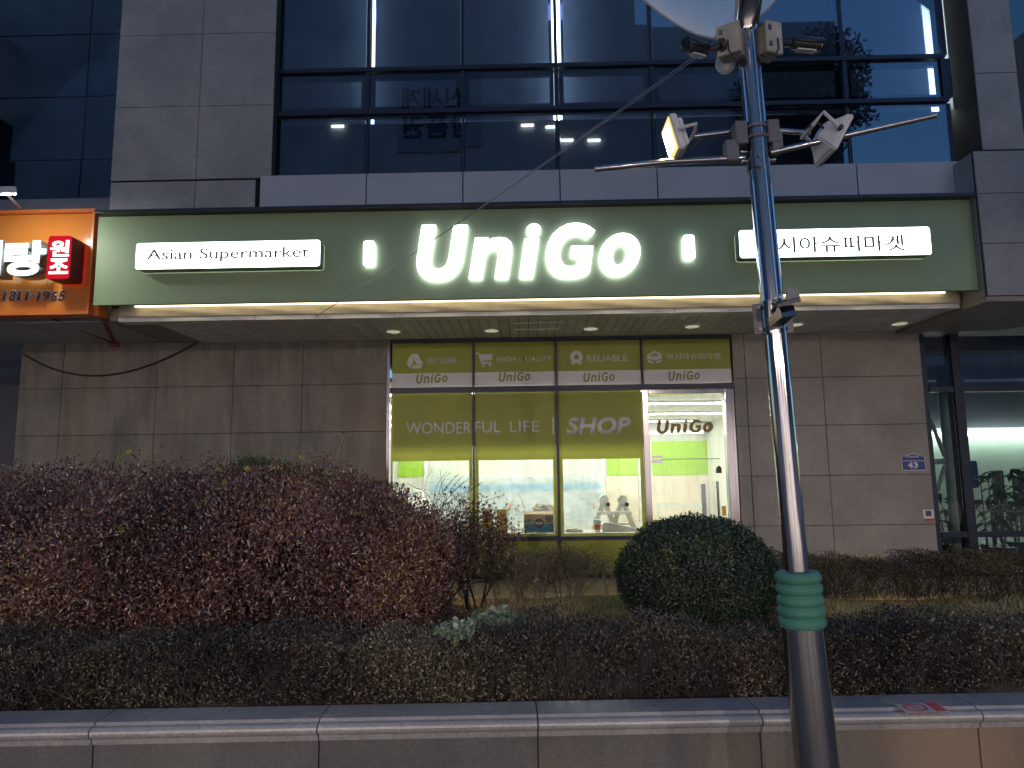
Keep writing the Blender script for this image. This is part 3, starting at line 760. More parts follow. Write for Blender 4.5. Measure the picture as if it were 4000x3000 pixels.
# door
dx0, dx1 = mX[3] + 0.052, mX[4] - 0.057
dr = box('door', dx0 + 0.003, dx1 - 0.003, YW + 0.02, YW + 0.03, 0.37, ZTR - 0.058, 'glass', SF)
wordmark_in('lettering', rect(2566, 1639, 2788, 1694, YW), YW + 0.017, 'brown_l', dr)
flat('green_film', [(dx0 + 0.005, dx1 - 0.005, 0.372, 0.985)], YW + 0.017, 'film_g', dr)
r_ = rect(2546, 1779, 2588, 1792, YW)
box('hinge_plate', r_[0], r_[1], YW + 0.008, YW + 0.042, r_[2] + 0.004, r_[3], 'steel_d', dr)
r_ = rect(2546, 1794, 2588, 1809, YW)
box('hinge_plate', r_[0], r_[1], YW + 0.008, YW + 0.042, r_[2], r_[3] - 0.004, 'steel_d', dr)
r_ = rect(2588, 1791, 2815, 1794, YW)
box('glass_joint', r_[0], r_[1], YW + 0.016, YW + 0.034, r_[2], r_[3], 'white_p', dr)
hx = X_(2806, 1960, YW - 0.05)
hn = tube('pull_handle', [(hx, YW - 0.05, Z_(2806, 1880, YW - 0.05)), (hx, YW - 0.05, Z_(2812, 2120, YW - 0.05))], 0.014, 'steel_d', dr, 14)
for pz_ in (1905, 2080):
    zz_ = Z_(2808, pz_, YW - 0.05); tube('handle_stud', [(hx, YW - 0.05, zz_), (hx, YW + 0.02, zz_)], 0.008, 'steel_d', hn, 8)
a = [z_ for z_ in ((2798, 1848), (2798, 1828), (2808, 1818), (2818, 1828), (2818, 1848))]
prism('lock_box', [(X_(u, v, YW), Z_(u, v, YW)) for u, v in a], YW - 0.012, YW + 0.018, 'black', dr)
r_ = rect(2817, 1976, 2833, 2014, YW)
box('entry_keypad', r_[0], r_[1], YW - 0.04, YW - 0.031, r_[2], r_[3], 'yellow', SF)

# ------------------------------------------------------------------ inside the shop
ZF, ZC, YB = 0.36, 2.60, 16.0
IN = thing('shop_room', 'brightly lit shop interior with lime green wall bands and white walls', 'room', (0.4, 12, ZF))
box('floor', -3.2, 4.2, YW + 0.13, YB, ZF - 0.1, ZF - 0.002, 'floor_in', IN)
box('ceiling', -3.2, 4.2, YW + 0.13, YB, ZC, ZC + 0.05, 'wall_in', IN)
box('side_wall', -3.3, -3.2, YW + 0.36, YB, ZF, ZC, 'wall_in', IN)
box('side_wall', 4.2, 4.3, YW + 0.36, YB, ZF, ZC, 'wall_in', IN)
box('front_wall', -3.2, -1.62, YW + 0.37, YW + 0.4, ZF, ZC, 'wall_in', IN)
box('front_wall', 2.42, 4.2, YW + 0.37, YW + 0.4, ZF, ZC, 'wall_in', IN)
bw = box('back_wall', -3.2, 4.2, YB, YB + 0.1, ZF, ZC, 'wall_in', IN)
def onback(name, p0, q0, p1, q1, mat, d=0.02, y=YB):
    a, b, c, e = rect(p0, q0, p1, q1, y); return box(name, a, b, y - d, y - 0.002, c, e, mat, bw)
onback('green_band', 1556, 1790, 1655, 1863, 'wall_green')
onback('pale_band', 1676, 1790, 2347, 1858, 'wall_pale')
onback('green_band', 2369, 1725, 2493, 1857, 'wall_green')
onback('green_band', 2546, 1722, 2815, 1855, 'wall_green')
onback('cream_panel', 2369, 1859, 2493, 2075, 'wall_cream')
onback('cream_panel', 2546, 1857, 2790, 2120, 'wall_cream')
for p in (1665, 2010, 2357, 2502): onback('column', p - (8 if p != 2010 else 4), 1700, p + (8 if p != 2010 else 4), 2110, 'white', 0.06)
# side corridor door seen through the glass door
onback('door_frame', 2735, 1885, 2768, 2120, 'wall_in', 0.05); onback('door_slot', 2741, 1890, 2758, 2120, 'opp', 0.06)
def ceil_light(name, label, x0, x1, y0, y1, mat='led', z=ZC):
    t = thing(name, label, 'ceiling light', ((x0 + x1) / 2, (y0 + y1) / 2, z - 0.01), 'shop ceiling lights')
    box('housing', x0, x1, y0, y1, z - 0.035, z - 0.003, 'white', t)
    box('diffuser', x0 + 0.01, x1 - 0.01, y0 + 0.01, y1 - 0.01, z - 0.045, z - 0.036, mat, t)
LL = 'long white LED strip light running across the shop ceiling'
for yy in (8.8, 10.6, 12.6, 14.6): ceil_light('strip_light', LL, -2.6, 3.7, yy, yy + 0.12)
t = tag(box('cove_light', -3.0, 4.0, YB - 0.5, YB - 0.42, 2.34, 2.39, 'led_soft'), 'glowing cove light above the lime green wall band inside the shop', 'ceiling light')
struct(box('cove_soffit', -3.1, 4.1, YB - 0.52, YB - 0.03, 2.40, 2.58, 'wall_in'))

# sheeted coolers
YC = 12.0
c0, c1, cz0, cz1 = rect(1676, 1860, 2347, 2110, YC)
ck = thing('display_cooler', 'long pale grey display cooler with a sky blue strip under plastic sheeting', 'cooler', ((c0 + c1) / 2, YC, ZF))
box('cabinet', c0, c1, YC, YC + 0.7, ZF, cz1, 'cooler', ck)
r_ = rect(1676, 1893, 2347, 1914, YC); box('blue_strip', c0, c1, YC - 0.012, YC - 0.002, r_[2], r_[3], 'cyan', ck)
box('kick_plate', c0, c1, YC - 0.01, YC - 0.001, ZF, ZF + 0.3, 'wall_in', ck)
g = []
for i in range(90):
    u = i / 89; row = []
    for j in range(40):
        w = j / 39
        x = c0 - 0.05 + u * (c1 - c0 + 0.1); zq = cz1 + 0.02 - w * (cz1 - ZF - 0.02)
        y = YC - 0.05 + 0.008 * sin(9 * u + 13 * w) + 0.006 * sin(61 * u - 17 * w * (1 + u)) + 0.006 * sin(95 * (u * 0.6 + w * 0.8)) + 0.010 * random.random()
        row.append((x, y, zq + 0.012 * sin(u * 17)))
    g.append(row)
tag(sheet_mesh('plastic_sheet', g, 'sheet'), 'wrinkled translucent plastic sheet draped over the long display cooler', 'plastic sheet')
for i, (p, q) in enumerate(((1825, 1984), (1993, 1978), (2145, 1977), (2320, 1977))):
    a, b, c, e = rect(p - 3, q - 11, p + 3, q + 9, YC - 0.1)
    tag(box('tape_strip', a, b, YC - 0.093, YC - 0.088, c, e, 'tape'), 'short strip of orange tape on the plastic sheeting', 'tape', 'tape on the sheeting')
# printed carton on a shelf at the left
a, b, c, e = rect(1552, 1918, 1646, 1952, 10.5)
t = thing('printed_carton', 'white carton with dark blue lettering on a shelf behind the left window', 'box', ((a + b) / 2, 10.5, c))
box('carton', a, b, 10.5, 10.8, c, e, 'wall_in', t, 0.004)
lettering('lettering', 'XY BLUE', rect(1556, 1927, 1624, 1943, 10.495), 10.497, 'blue', t, 0.002, offset=0.03, shear=0.1)
t = thing('wall_shelf', 'white shelf board carrying the printed carton', 'shelf', ((a + b) / 2, 10.6, ZF))
box('board', a - 0.1, b + 0.1, 10.45, 10.85, c - 0.03, c - 0.001, 'white', t)
box('upright', a - 0.1, a - 0.06, 10.46, 10.84, ZF, c - 0.031, 'white', t); box('upright', b + 0.06, b + 0.1, 10.46, 10.84, ZF, c - 0.031, 'white', t)

# things on the window sill
YI = YW + 0.30; ZI = 0.841
a, b, _, e = rect(1889, 1990, 1971, 2080, YI)
t = thing('yellow_folder', 'bright yellow printed card standing on the window sill', 'card', ((a + b) / 2, YI, ZI))
obox('card', ((a + b) / 2 + 0.09, YI, (ZI + e) / 2), ((b - a) / 4 - 0.002, 0.02, 0), (0, 0.004, 0), (0, 0.01, (e - ZI) / 2), 'yellow', t)
obox('card', ((a + b) / 2 - 0.09 + 0.008, YI, (ZI + e) / 2), ((b - a) / 4 - 0.002, -0.02, 0), (0, 0.004, 0), (0, 0.01, (e - ZI) / 2), 'yellow', t)
for q in (2004, 2012, 2020): 
    r_ = rect(1896, q, 1921, q + 4, YI); box('print_line', r_[0], r_[1], YI - 0.045, YI - 0.042, r_[2], r_[3], 'card', t)
    r_ = rect(1945, q + 8, 1966, q + 13, YI); box('print_line', r_[0], r_[1], YI - 0.047, YI - 0.044, r_[2], r_[3], 'card', t)
a, b, _, e = rect(2046, 2007, 2164, 2080, YI)
t = thing('cardboard_box', 'open cardboard box with a blue printed band standing on the window sill', 'box', ((a + b) / 2, YI, ZI))
body = bmesh.new()
for u in ((a, b, YI, YI + 0.006), (a, b, YI + 0.2, YI + 0.206), (a, a + 0.006, YI + 0.006, YI + 0.2), (b - 0.006, b, YI + 0.006, YI + 0.2)):
    bm_box(body, u[0], u[1], u[2], u[3], ZI, e)
bm_box(body, a + 0.007, b - 0.007, YI + 0.007, YI + 0.199, ZI + 0.001, ZI + 0.006)
link('carton', bm2me(body, 'carton'), 'card', t)
r_ = rect(2052, 2047, 2163, 2076, YI); box('blue_band', r_[0], r_[1], YI - 0.003, YI - 0.001, ZI + 0.008, r_[3], 'bluep', t)
cc = atY(2106, 2044, YI); bm = bmesh.new(); disc(bm, (cc.x, YI - 0.005, cc.z), 0.055); link('round_print', bm2me(bm, 'round_print'), 'greyd', t)
lettering('lettering', 'ROS', (cc.x - 0.042, cc.x + 0.042, cc.z - 0.014, cc.z + 0.014), YI - 0.008, 'white', t, 0.002, offset=0.05)
bm = bmesh.new()
for i in range(5):
    for j in range(4 - abs(i - 2) // 2):
        p = atY(2133 + i * 6.5, 2016 + j * 6 + (i % 2) * 3, YI); disc(bm, (p.x, YI - 0.005, p.z), 0.0085, 10)
link('dot_print', bm2me(bm, 'dot_print'), 'greyd', t)
bm = bmesh.new(); p = atY(2064, 2034, YI); bm_box(bm, p.x - 0.022, p.x + 0.022, YI - 0.004, YI - 0.002, p.z - 0.004, p.z + 0.004); bm_box(bm, p.x - 0.004, p.x + 0.004, YI - 0.0045, YI - 0.0025, p.z - 0.02, p.z + 0.02)
link('cross_print', bm2me(bm, 'cross_print'), 'greyd', t)
obox('flap', (a - 0.004, YI + 0.1, e + 0.10), (0.004, 0, 0), (0, 0.09, 0), (-0.03, 0, 0.10), 'card', t)
obox('flap', (b + 0.02, YI + 0.1, e + 0.05), (0.003, 0, -0.002), (0, 0.09, 0), (0.04, 0, 0.05), 'card', t)
obox('flap', ((a + b) / 2, YI - 0.04, e + 0.012), ((b - a) / 2 - 0.01, 0, 0), (0, 0.05, 0.014), (0, 0.0008, 0.003), 'card', t)
def lump(name, c, sx_, sy_, sz_, mat, label, cat, parent=None, sub=3, amp=0.25, group=None):
    bm = bmesh.new(); bmesh.ops.create_icosphere(bm, subdivisions=sub, radius=1)
    ph = [random.uniform(0, 6) for _ in range(6)]
    for v in bm.verts:
        k = 1 + amp * (sin(5 * v.co.x + ph[0]) * sin(6 * v.co.y + ph[1]) + 0.6 * sin(11 * v.co.z + ph[2] + 4 * v.co.x)) + random.uniform(-0.06, 0.06)
        q = v.co * k; v.co = Vector((c[0] + q.x * sx_, c[1] + q.y * sy_, c[2] + max(-0.9, q.z) * sz_))
    o = link(name, bm2me(bm, name), mat, parent)
    return tag(o, label, cat, group) if parent is None else o
p = atY(2110, 2000, YI + 0.1)
lump('crumpled_wrapping', (p.x + 0.03, YI + 0.1, e + 0.02), 0.13, 0.08, 0.09, 'paper', 'crumpled white wrapping heaped in the open cardboard box', 'wrapping')
p = atY(2243, 2076, YI); lump('crumpled_cloth', (p.x, YI, ZI + 0.016), 0.10, 0.07, 0.022, 'paper', 'flat crumpled white cloth on the window sill', 'cloth')
p = atY(1965, 2076, YI - 0.05); lump('small_wrapper', (p.x, YI - 0.06, ZI + 0.02), 0.05, 0.03, 0.022, 'tape', 'small orange crumpled wrapper beside the yellow card', 'wrapper')
# cup
p = atY(2334, 2079, YI - 0.08); cx = p.x; yc = YI - 0.08
t = thing('coffee_cup', 'paper coffee cup with orange sleeve and white lid on the window sill', 'cup', (cx, yc, ZI))
tube('cup', [(cx, yc, ZI), (cx, yc, ZI + 0.115)], [0.030, 0.042], 'white', t, 20)
tube('sleeve', [(cx, yc, ZI + 0.03), (cx, yc, ZI + 0.085)], [0.0355, 0.0405], 'cupred', t, 20)
tube('lid', [(cx, yc, ZI + 0.1155), (cx, yc, ZI + 0.12), (cx, yc, ZI + 0.14)], [0.045, 0.045, 0.038], 'white', t, 20)
# long white roll / packing foam
pts = [(2352, 2078), (2350, 2048), (2358, 2041), (2378, 2040), (2492, 2066), (2498, 2078)]
tag(prism('foam_wedge', [(X_(u, v, YI - 0.02), max(ZI, Z_(u, v, YI - 0.02))) for u, v in pts], YI - 0.06, YI + 0.06, 'paper', bev=0.006), 'off white wedge of packing foam lying on the window sill', 'packing foam')
# folding ladder standing behind the sill
YL = 9.3
t = thing('folding_ladder', 'grey aluminium folding ladder with two hinged tops behind the window', 'ladder', (X_(2395, 2000, YL), YL, ZF))
for cxp in (2358, 2431):
    top = atY(cxp, 1952, YL)
    for s in (-1, 1):
        for dy in (-0.12, 0.12):
            pass
        foot = Vector((top.x + s * 0.30, YL + 0.02 * s, ZF))
        v = foot - top; v2 = v.normalized()
        obox('rail', top + v / 2, v2.cross(Vector((0, 1, 0))) * 0.032, (0, 0.02, 0), v / 2, 'alu', t)
    bm = bmesh.new(); disc(bm, (0, 0, 0), 0.07, 20)
    tube('hinge', [(top.x, YL - 0.05, top.z), (top.x, YL + 0.05, top.z)], 0.062, 'alu', t, 18)
    tube('hinge_knob', [(top.x + 0.05, YL - 0.075, top.z - 0.06), (top.x + 0.05, YL - 0.04, top.z - 0.06)], 0.028, 'black', t, 12)
a, b, c, e = rect(2330, 1995, 2462, 2008, YL); box('platform', a, b, YL - 0.14, YL - 0.03, c, e, 'alu', t, 0.008)
a, b, c, e = rect(2330, 2045, 2462, 2052, YL); box('rung', a, b, YL + 0.03, YL + 0.06, c, e, 'alu', t)
# low rack behind the door
YR = 13.0
t = thing('shelf_rack', 'low white perforated shelf rack standing against the cream wall', 'rack', (X_(2650, 2000, YR), YR, ZF))
for p in (2573, 2735):
    a, b, c, e = rect(p - 5, 1965, p + 5, 2025, YR); box('post', a, b, YR, YR + 0.04, ZF, e, 'wall_in', t)
a, b, c, e = rect(2562, 1973, 2742, 1984, YR); box('beam', a, b, YR - 0.02, YR - 0.001, c, e, 'cooler', t)

# ------------------------------------------------------------------ lobby right of the wall
LB = thing('lobby_glazing', 'dark framed lobby glazing right of the stone wall with plants behind it', 'glazing', (5.5, YW + 0.1, 0.35))
YL2 = YW + 0.06
lxs = [4.56, X_(3755, 1700, YL2), 6.5, 7.6]
zs = [0.35, Z_(3800, 2087, YL2), Z_(3800, 1520, YL2), 3.06]
for i, x in enumerate(lxs):
    w = 0.03 if i == 0 else 0.05
    box('mullion', x - w, x + w, YL2 - 0.04, YL2 + 0.10, 0.35, 3.06, 'frame', LB)
for i in range(3):
    for z in zs[:3]:
        box('transom', lxs[i] + 0.051, lxs[i + 1] - 0.051, YL2 - 0.03, YL2 + 0.08, z - 0.03, z + 0.03, 'frame', LB)
    for j in range(3):
        box('pane', lxs[i] + 0.052, lxs[i + 1] - 0.052, YL2, YL2 + 0.008, zs[j] + 0.032, zs[j + 1] - 0.032, 'glass_lobby' if j < 2 else 'glass_dk', LB)
LR = thing('lobby_room', 'dim lobby interior with a bright light line on its back wall', 'room', (6.5, 13, 0.35))
box('floor', 4.5, 16, YW + 0.25, 14.0, 0.2, 0.34, 'floor_in', LR)
bwl = box('back_wall', 4.5, 16, 14.0, 14.1, 0.35, 4.2, 'wall_pale', LR)
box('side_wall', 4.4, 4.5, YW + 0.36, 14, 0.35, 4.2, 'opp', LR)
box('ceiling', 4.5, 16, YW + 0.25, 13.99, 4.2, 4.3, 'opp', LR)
box('ceiling_bulkhead', 4.5, 16, 11.0, 11.4, Z_(3850, 1480, 11.0), Z_(3850, 1430, 11.0), 'wall_in', LR)
box('dark_band', 4.5, 16, 13.9, 13.97, Z_(3850, 1670, 13.9), Z_(3850, 1530, 13.9), 'opp', LR)
p0 = Z_(3850, 1705, 13.8); p1 = Z_(3850, 1685, 13.8)
tag(box('light_line', 4.6, 15.8, 13.75, 13.8, p0, p1, 'lobby_led'), 'long white light line across the lobby back wall', 'wall light')
a, b, c, e = rect(3782, 1806, 3835, 1900, 13.5)
t = thing('wall_screen', 'dark square screen hanging on the lobby back wall', 'screen', ((a + b) / 2, 13.9, c)); box('panel', a, b, 13.6, 13.66, c, e, 'blue', t); box('bezel', a - 0.03, b + 0.03, 13.67, 13.72, c - 0.03, e + 0.03, 'black', t)
for k, (p, q0, q1) in enumerate(((3905, 1838, 2000), (3985, 1860, 2000))):
    a, b, c, e = rect(p - 22, q0, p + 22, q1, 12.5); t = thing('standing_banner', 'dark upright panel standing among the lobby plants', 'panel', ((a + b) / 2, 12.5, 0.35), 'lobby panels')
    box('panel', a, b, 12.5, 12.54, c, e, 'iron', t); box('foot', a, b, 12.4, 12.64, 0.35, 0.38, 'iron', t); box('stem', (a + b) / 2 - 0.03, (a + b) / 2 + 0.03, 12.5, 12.54, 0.381, c, 'iron', t)
# steel column with struts
YCm = 8.7
t = thing('steel_column', 'pale round steel column with branching struts inside the lobby', 'column', (X_(3730, 2100, YCm), YCm, 0.35))
def seg(p0, p1, r, nm='strut', Y=YCm):
    a = atY(*p0, Y); b = atY(*p1, Y); return tube(nm, [a, b], r, 'white_p', t, 14)
seg((3680, 1430), (3750, 2190), 0.075, 'shaft'); seg((3722, 1430), (3775, 2190), 0.06, 'shaft', YCm + 0.25)
seg((3635, 1640), (3690, 1782), 0.025); seg((3630, 1806), (3692, 1802), 0.035); seg((3690, 1820), (3660, 1920), 0.025); seg((3660, 2108), (3735, 2112), 0.04)

# ------------------------------------------------------------------ green sign
SG = thing('shop_sign', 'long green shop sign box with white backlit letters above the soffit', 'sign', (0.08, YSIGN, 3.2))
gx0, gx1 = X_(375, 1010, YSIGN), X_(3806, 960, YSIGN)
gz0, gz1 = 3.197, 4.072
box('sign_box', gx0, gx1, YSIGN, 6.50, gz0 + 0.012, gz1, 'green', SG, 0.004)
box('lower_trim', gx0, gx1, YSIGN - 0.006, YSIGN + 0.03, gz0 - 0.014, gz0 + 0.011, 'green', SG, 0.003)
tube('light_strip', [(gx0 + 0.3, 6.54, gz0 + 0.02), (gx1 - 0.2, 6.54, gz0 + 0.02)], 0.012, 'strip', SG, 6)
YLt = YSIGN - 0.075
zc6 = lambda a, b: (1200 + a / 1.4747, 750 + b / 1.4747)
for ch in 'UniGo':
    wordmark('letter', lambda a, b: X_(1200 + a / 1.4747, 750 + b / 1.4747, YLt), lambda a, b: Z_(1200 + a / 1.4747, 750 + b / 1.4747, YLt), YLt, 'lit', SG, 0.05, ch, 'lit_side')
for p0, q0, p1, q1 in ((1419, 941, 1462, 1037), (2671, 918, 2714, 1012)):
    a, b, c, e = rect(p0, q0, p1, q1, YLt)
    me = prism('light_bar', rrect(a, b, c, e, 0.02), YLt, YLt + 0.05, 'lit', SG)
    me.data.materials.append(M['lit_side'])
    for p in me.data.polygons:
        if abs(p.normal.y) < 0.5: p.material_index = 1
for p0, q0, p1, q1, word, wr, sp in ((531, 944, 1250, 1046, 'Asian Supermarket', (574, 968, 1207, 1023), 1.0), (2888, 893, 3636, 1001, '아시아슈퍼마켓', (2955, 922, 3533, 985), 1.0)):
    YPp = YSIGN - 0.13
    a, b, c, e = rect(p0, q0, p1, q1, YPp)
    pl = prism('name_plate', rrect(a, b, c, e, 0.025), YPp, YSIGN - 0.002, 'lit', SG)
    pl.data.materials.append(M['green'])
    for p in pl.data.polygons:
        if abs(p.normal.y) < 0.5: p.material_index = 1
    lettering('lettering', word, rect(*wr, YPp), YPp - 0.004, 'ink', pl, 0.003, offset=0.009, spacing=sp)

# ------------------------------------------------------------------ orange neighbour sign
YO = 6.40
OS = thing('restaurant_sign', 'orange restaurant sign with raised white letters beside the green sign', 'sign', (-5.5, YO, 3.1))
ox1 = X_(372, 1000, YO); oz0, oz1 = Z_(200, 1222, YO), Z_(200, 838, YO)
op = box('sign_panel', -8.2, ox1 - 0.02, YO, YO + 0.08, oz0, oz1, 'orange', OS)
box('seam', X_(193, 1000, YO) - 0.002, X_(193, 1000, YO) + 0.002, YO - 0.003, YO - 0.001, oz0, oz1, 'orange_t', OS)
box('trim', -8.2, ox1, YO - 0.05, YO + 0.12, oz1 + 0.001, oz1 + 0.035, 'orange_t', OS)
box('trim', -8.2, ox1, YO - 0.05, YO + 0.12, oz0 - 0.03, oz0 - 0.001, 'orange_t', OS)
box('trim', ox1 - 0.019, ox1, YO - 0.05, YO + 0.12, oz0, oz1, 'orange_t', OS)
box('end_cap', ox1 + 0.002, ox1 + 0.05, YO + 0.02, YO + 0.18, oz0 - 0.03, Z_(384, 1186, YO), 'orange_t', OS)
YR_ = YO - 0.22
za = lambda a, b: (a / 3.53, 780 + b / 3.53)
p, q = za(55, 565), za(632, 1052)
lettering('letter', '탕', rect(p[0], p[1], q[0], q[1], YR_), YR_, 'lit_soft', OS, 0.16, offset=0.045, side='chrome_side')
lettering('letter', '계', rect(-190, p[1], 6, q[1], YR_), YR_, 'lit_soft', OS, 0.16, offset=0.045, side='chrome_side')
p, q = za(652, 500), za(975, 1090); a, b, c, e = rect(p[0], p[1], q[0], q[1], YR_)
rb = prism('red_box', rrect(a, b, c, e, 0.025), YR_, YO - 0.03, 'lit_red', OS)
rb.data.materials.append(M['redside'])
for f in rb.data.polygons:
    if abs(f.normal.y) < 0.5: f.material_index = 1
p, q = za(695, 562), za(960, 785); lettering('letter', '원', rect(p[0], p[1], q[0], q[1], YR_), YR_ - 0.006, 'lit_soft', rb, 0.004, offset=0.03)
p, q = za(680, 812), za(945, 1025); lettering('letter', '조', rect(p[0], p[1], q[0], q[1], YR_), YR_ - 0.006, 'lit_soft', rb, 0.004, offset=0.03)
for ch, x0, x1 in (('1', 42, 98), ('8', 128, 232), ('1', 242, 306), ('1', 346, 410), ('-', 430, 500), ('1', 512, 572), ('9', 592, 694), ('6', 706, 800), ('5', 808, 906)):
    y0, y1 = (1310, 1338) if ch == '-' else (1250, 1400)
    p, q = za(x0 - 3, y0 - 3), za(x1 + 3, y1 + 3); rim = lettering('digit', ch, rect(p[0], p[1], q[0], q[1], YO), YO - 0.004, 'greyprint', OS, 0.003, offset=0.045, shear=0.08)
    p, q = za(x0 + 9, y0 + 9), za(x1 - 9, y1 - 9); lettering('digit_face', ch, rect(p[0], p[1], q[0], q[1], YO), YO - 0.008, 'maroon', rim, 0.003, offset=0.012, shear=0.08)
wallpt = atY(447, 1338, YW - 0.02)
for p0 in ((194, 1236), (402, 1244)):
    a = atY(*p0, YO + 0.15); tube('bracket_strut', [a, wallpt], 0.022, 'redsteel', OS, 4)
obox('bracket_plate', wallpt, (0.06, 0, 0), (0, 0.012, 0), (0, 0, 0.05), 'redsteel', OS)
# its flood lamp on an arm
YFl = 5.68
p = atY(8, 757, YFl); q = atY(85, 815, YO - 0.02)
t = thing('sign_floodlight', 'small lit white floodlight on an arm above the orange sign', 'floodlight', q)
tube('arm', [p + Vector((0, 0.02, 0.03)), q], 0.012, 'white_p', t, 10)
obox('housing', p + Vector((-0.02, 0, 0.035)), (0.10, 0, 0), (0, 0.07, 0.03), (0, -0.012, 0.028), 'white_p', t, 0.008)
obox('lens', p + Vector((-0.02, 0.012, 0.0)), (0.092, 0, 0), (0, 0.062, 0.027), (0, -0.0012, 0.003), 'flood2', t)
# black cable sagging along the wall
pts = []
A_, B_ = atY(90, 1382, YW - 0.03), atY(772, 1335, YW - 0.03)
for i in range(25):
    u = i / 24; q = A_.lerp(B_, u); q.z -= 0.32 * 4 * u * (1 - u) * (1 - 0.25 * (u - 0.5)); pts.append(q)
tag(tube('wall_cable', pts, 0.009, 'rubber', seg=6), 'black cable sagging across the stained stone wall', 'cable')

# wall plaques
r4 = rect(3521, 1770, 3614, 1838, YW - 0.012)
t = thing('address_plaque', 'blue house number plaque reading 43 on the stone wall', 'plaque', ((r4[0] + r4[1]) / 2, YW, r4[2]))
def hs(r, g): return [(r[0] + g, r[2] + g), (r[1] - g, r[2] + g), (r[1] - g, r[3] - 0.045), ((r[0] + r[1]) / 2, r[3] - g), (r[0] + g, r[3] - 0.045)]
prism('plate', hs(r4, 0), YW - 0.014, YW - 0.005, 'white', t); prism('face', hs(r4, 0.008), YW - 0.018, YW - 0.0142, 'blue', t)
lettering('digit', '4', rect(3547, 1805, 3566, 1829, YW - 0.02), YW - 0.021, 'white', t, 0.002, offset=0.04)
lettering('digit', '3', rect(3569, 1805, 3586, 1829, YW - 0.02), YW - 0.021, 'white', t, 0.002, offset=0.04)
lettering('lettering', '디지털로34길', rect(3540, 1780, 3588, 1788, YW - 0.02), YW - 0.021, 'film_w', t, 0.002, offset=0.01)
r_ = rect(3525, 1799, 3612, 1801, YW - 0.02); box('rule', r_[0], r_[1], YW - 0.0205, YW - 0.0185, r_[2], r_[3], 'white', t)
r4 = rect(3607, 1991, 3648, 2034, YW - 0.01)
t = thing('wall_notice', 'small white notice with a dark square and red strip on the stone wall', 'notice', ((r4[0] + r4[1]) / 2, YW, r4[2]))
box('card', r4[0], r4[1], YW - 0.01, YW - 0.005, r4[2], r4[3], 'white', t)
box('red_strip', r4[0], r4[1], YW - 0.013, YW - 0.0102, r4[2], r4[2] + 0.022, 'redpr', t)
box('dark_square', r4[0] + 0.025, r4[1] - 0.025, YW - 0.013, YW - 0.0102, r4[2] + 0.05, r4[3] - 0.01, 'greyd', t)

# ================================================================== MAST AND WHAT HANGS ON IT
YPO = 2.75
def mp(px, py, dy=0.0): return atY(px, py, YPO + dy)
lo0, lo1 = mp(3201, 3080), mp(3134, 2445)
ax_lo = (lo1 - lo0).normalized()
base = lo0 - ax_lo * ((lo0.z) / ax_lo.z)
up0, up1 = mp(3103, 2240), mp(2916, 120)
def wid(px_w, P): return px_w * zdepth(P) / FPX / 2
R_LO, R_UP = wid(160, lo1), wid(89, mp(3087, 2000))
MA = thing('canopy_mast', 'leaning polished steel mast with two pipe sizes carrying cameras and floodlights', 'mast', base)
tube('lower_pipe', [base, lo1], R_LO, 'steel_d', MA, 40)
tube('reducer', [lo1, lo1 + ax_lo * 0.05], [R_LO, R_UP * 1.02], 'steel_d', MA, 40)
def up(py):      # point on the upper pipe axis at picture row py
    u = (2240 - py) / (2240 - 120); return up0.lerp(up1, u)
tube('upper_pipe', [lo1 + ax_lo * 0.03, up(110)], R_UP, 'steel', MA, 40)
bb = tube('base_plate', [base + Vector((0, 0, 0.001)), base + Vector((0, 0, 0.016))], R_LO * 1.7, 'steel_d', MA, 32)
AXU = (up1 - up0).normalized()
def sleeve(y0, y1, k=1.06, nm='sleeve', mat='steel'): return tube(nm, [up(y0), up(y1)], R_UP * k, mat, MA, 40)
sleeve(705, 640, 1.05); sleeve(1362, 1236, 1.07, mat='steel_d')
SX = AXU.cross(Vector((0, 1, 0))).normalized()        # points to the right across the pipe
if SX.x < 0: SX = -SX
for y in (538, 580):
    sleeve(y + 7, y - 5, 1.14, 'clamp_band', 'iron')
for s in (-1, 1):
    c = up(560) + SX * s * R_UP * 1.5; obox('clamp_block', c, SX * 0.025, Vector((0, 0.03, 0)), AXU * 0.05, 'iron', MA, 0.003)
    for y in (630, 668):
        c = up(y) + SX * s * R_UP * 0.98
        b_ = tube('bolt', [c, c + SX * s * 0.022], 0.006, 'steel_d', MA, 8); tube('bolt_head', [c + SX * s * 0.016, c + SX * s * 0.028], 0.012, 'steel_d', b_, 6)
for x, y in ((2963, 610), (2966, 650)):
    c = mp(x, y, -R_UP); tube('bolt', [c + Vector((0, 0.01, 0)), c + Vector((0, -0.014, 0))], 0.008, 'iron', MA, 8)
# side plates of the lower clamp
for s, x0 in ((-1, 2950), (1, 3070)):
    c = up(1300) + SX * s * R_UP * 1.32
    pl = obox('clamp_plate', c + Vector((0, -0.01, 0)), SX * 0.02, Vector((0, 0.005, 0)), AXU * 0.062, 'iron', MA, 0.002)
    for k in (-1, 1):
        d = c + AXU * 0.045 * k; tube('bolt', [d + Vector((0, -0.014, 0)), d + Vector((0, -0.024, 0))], 0.008, 'steel_d', pl, 6)
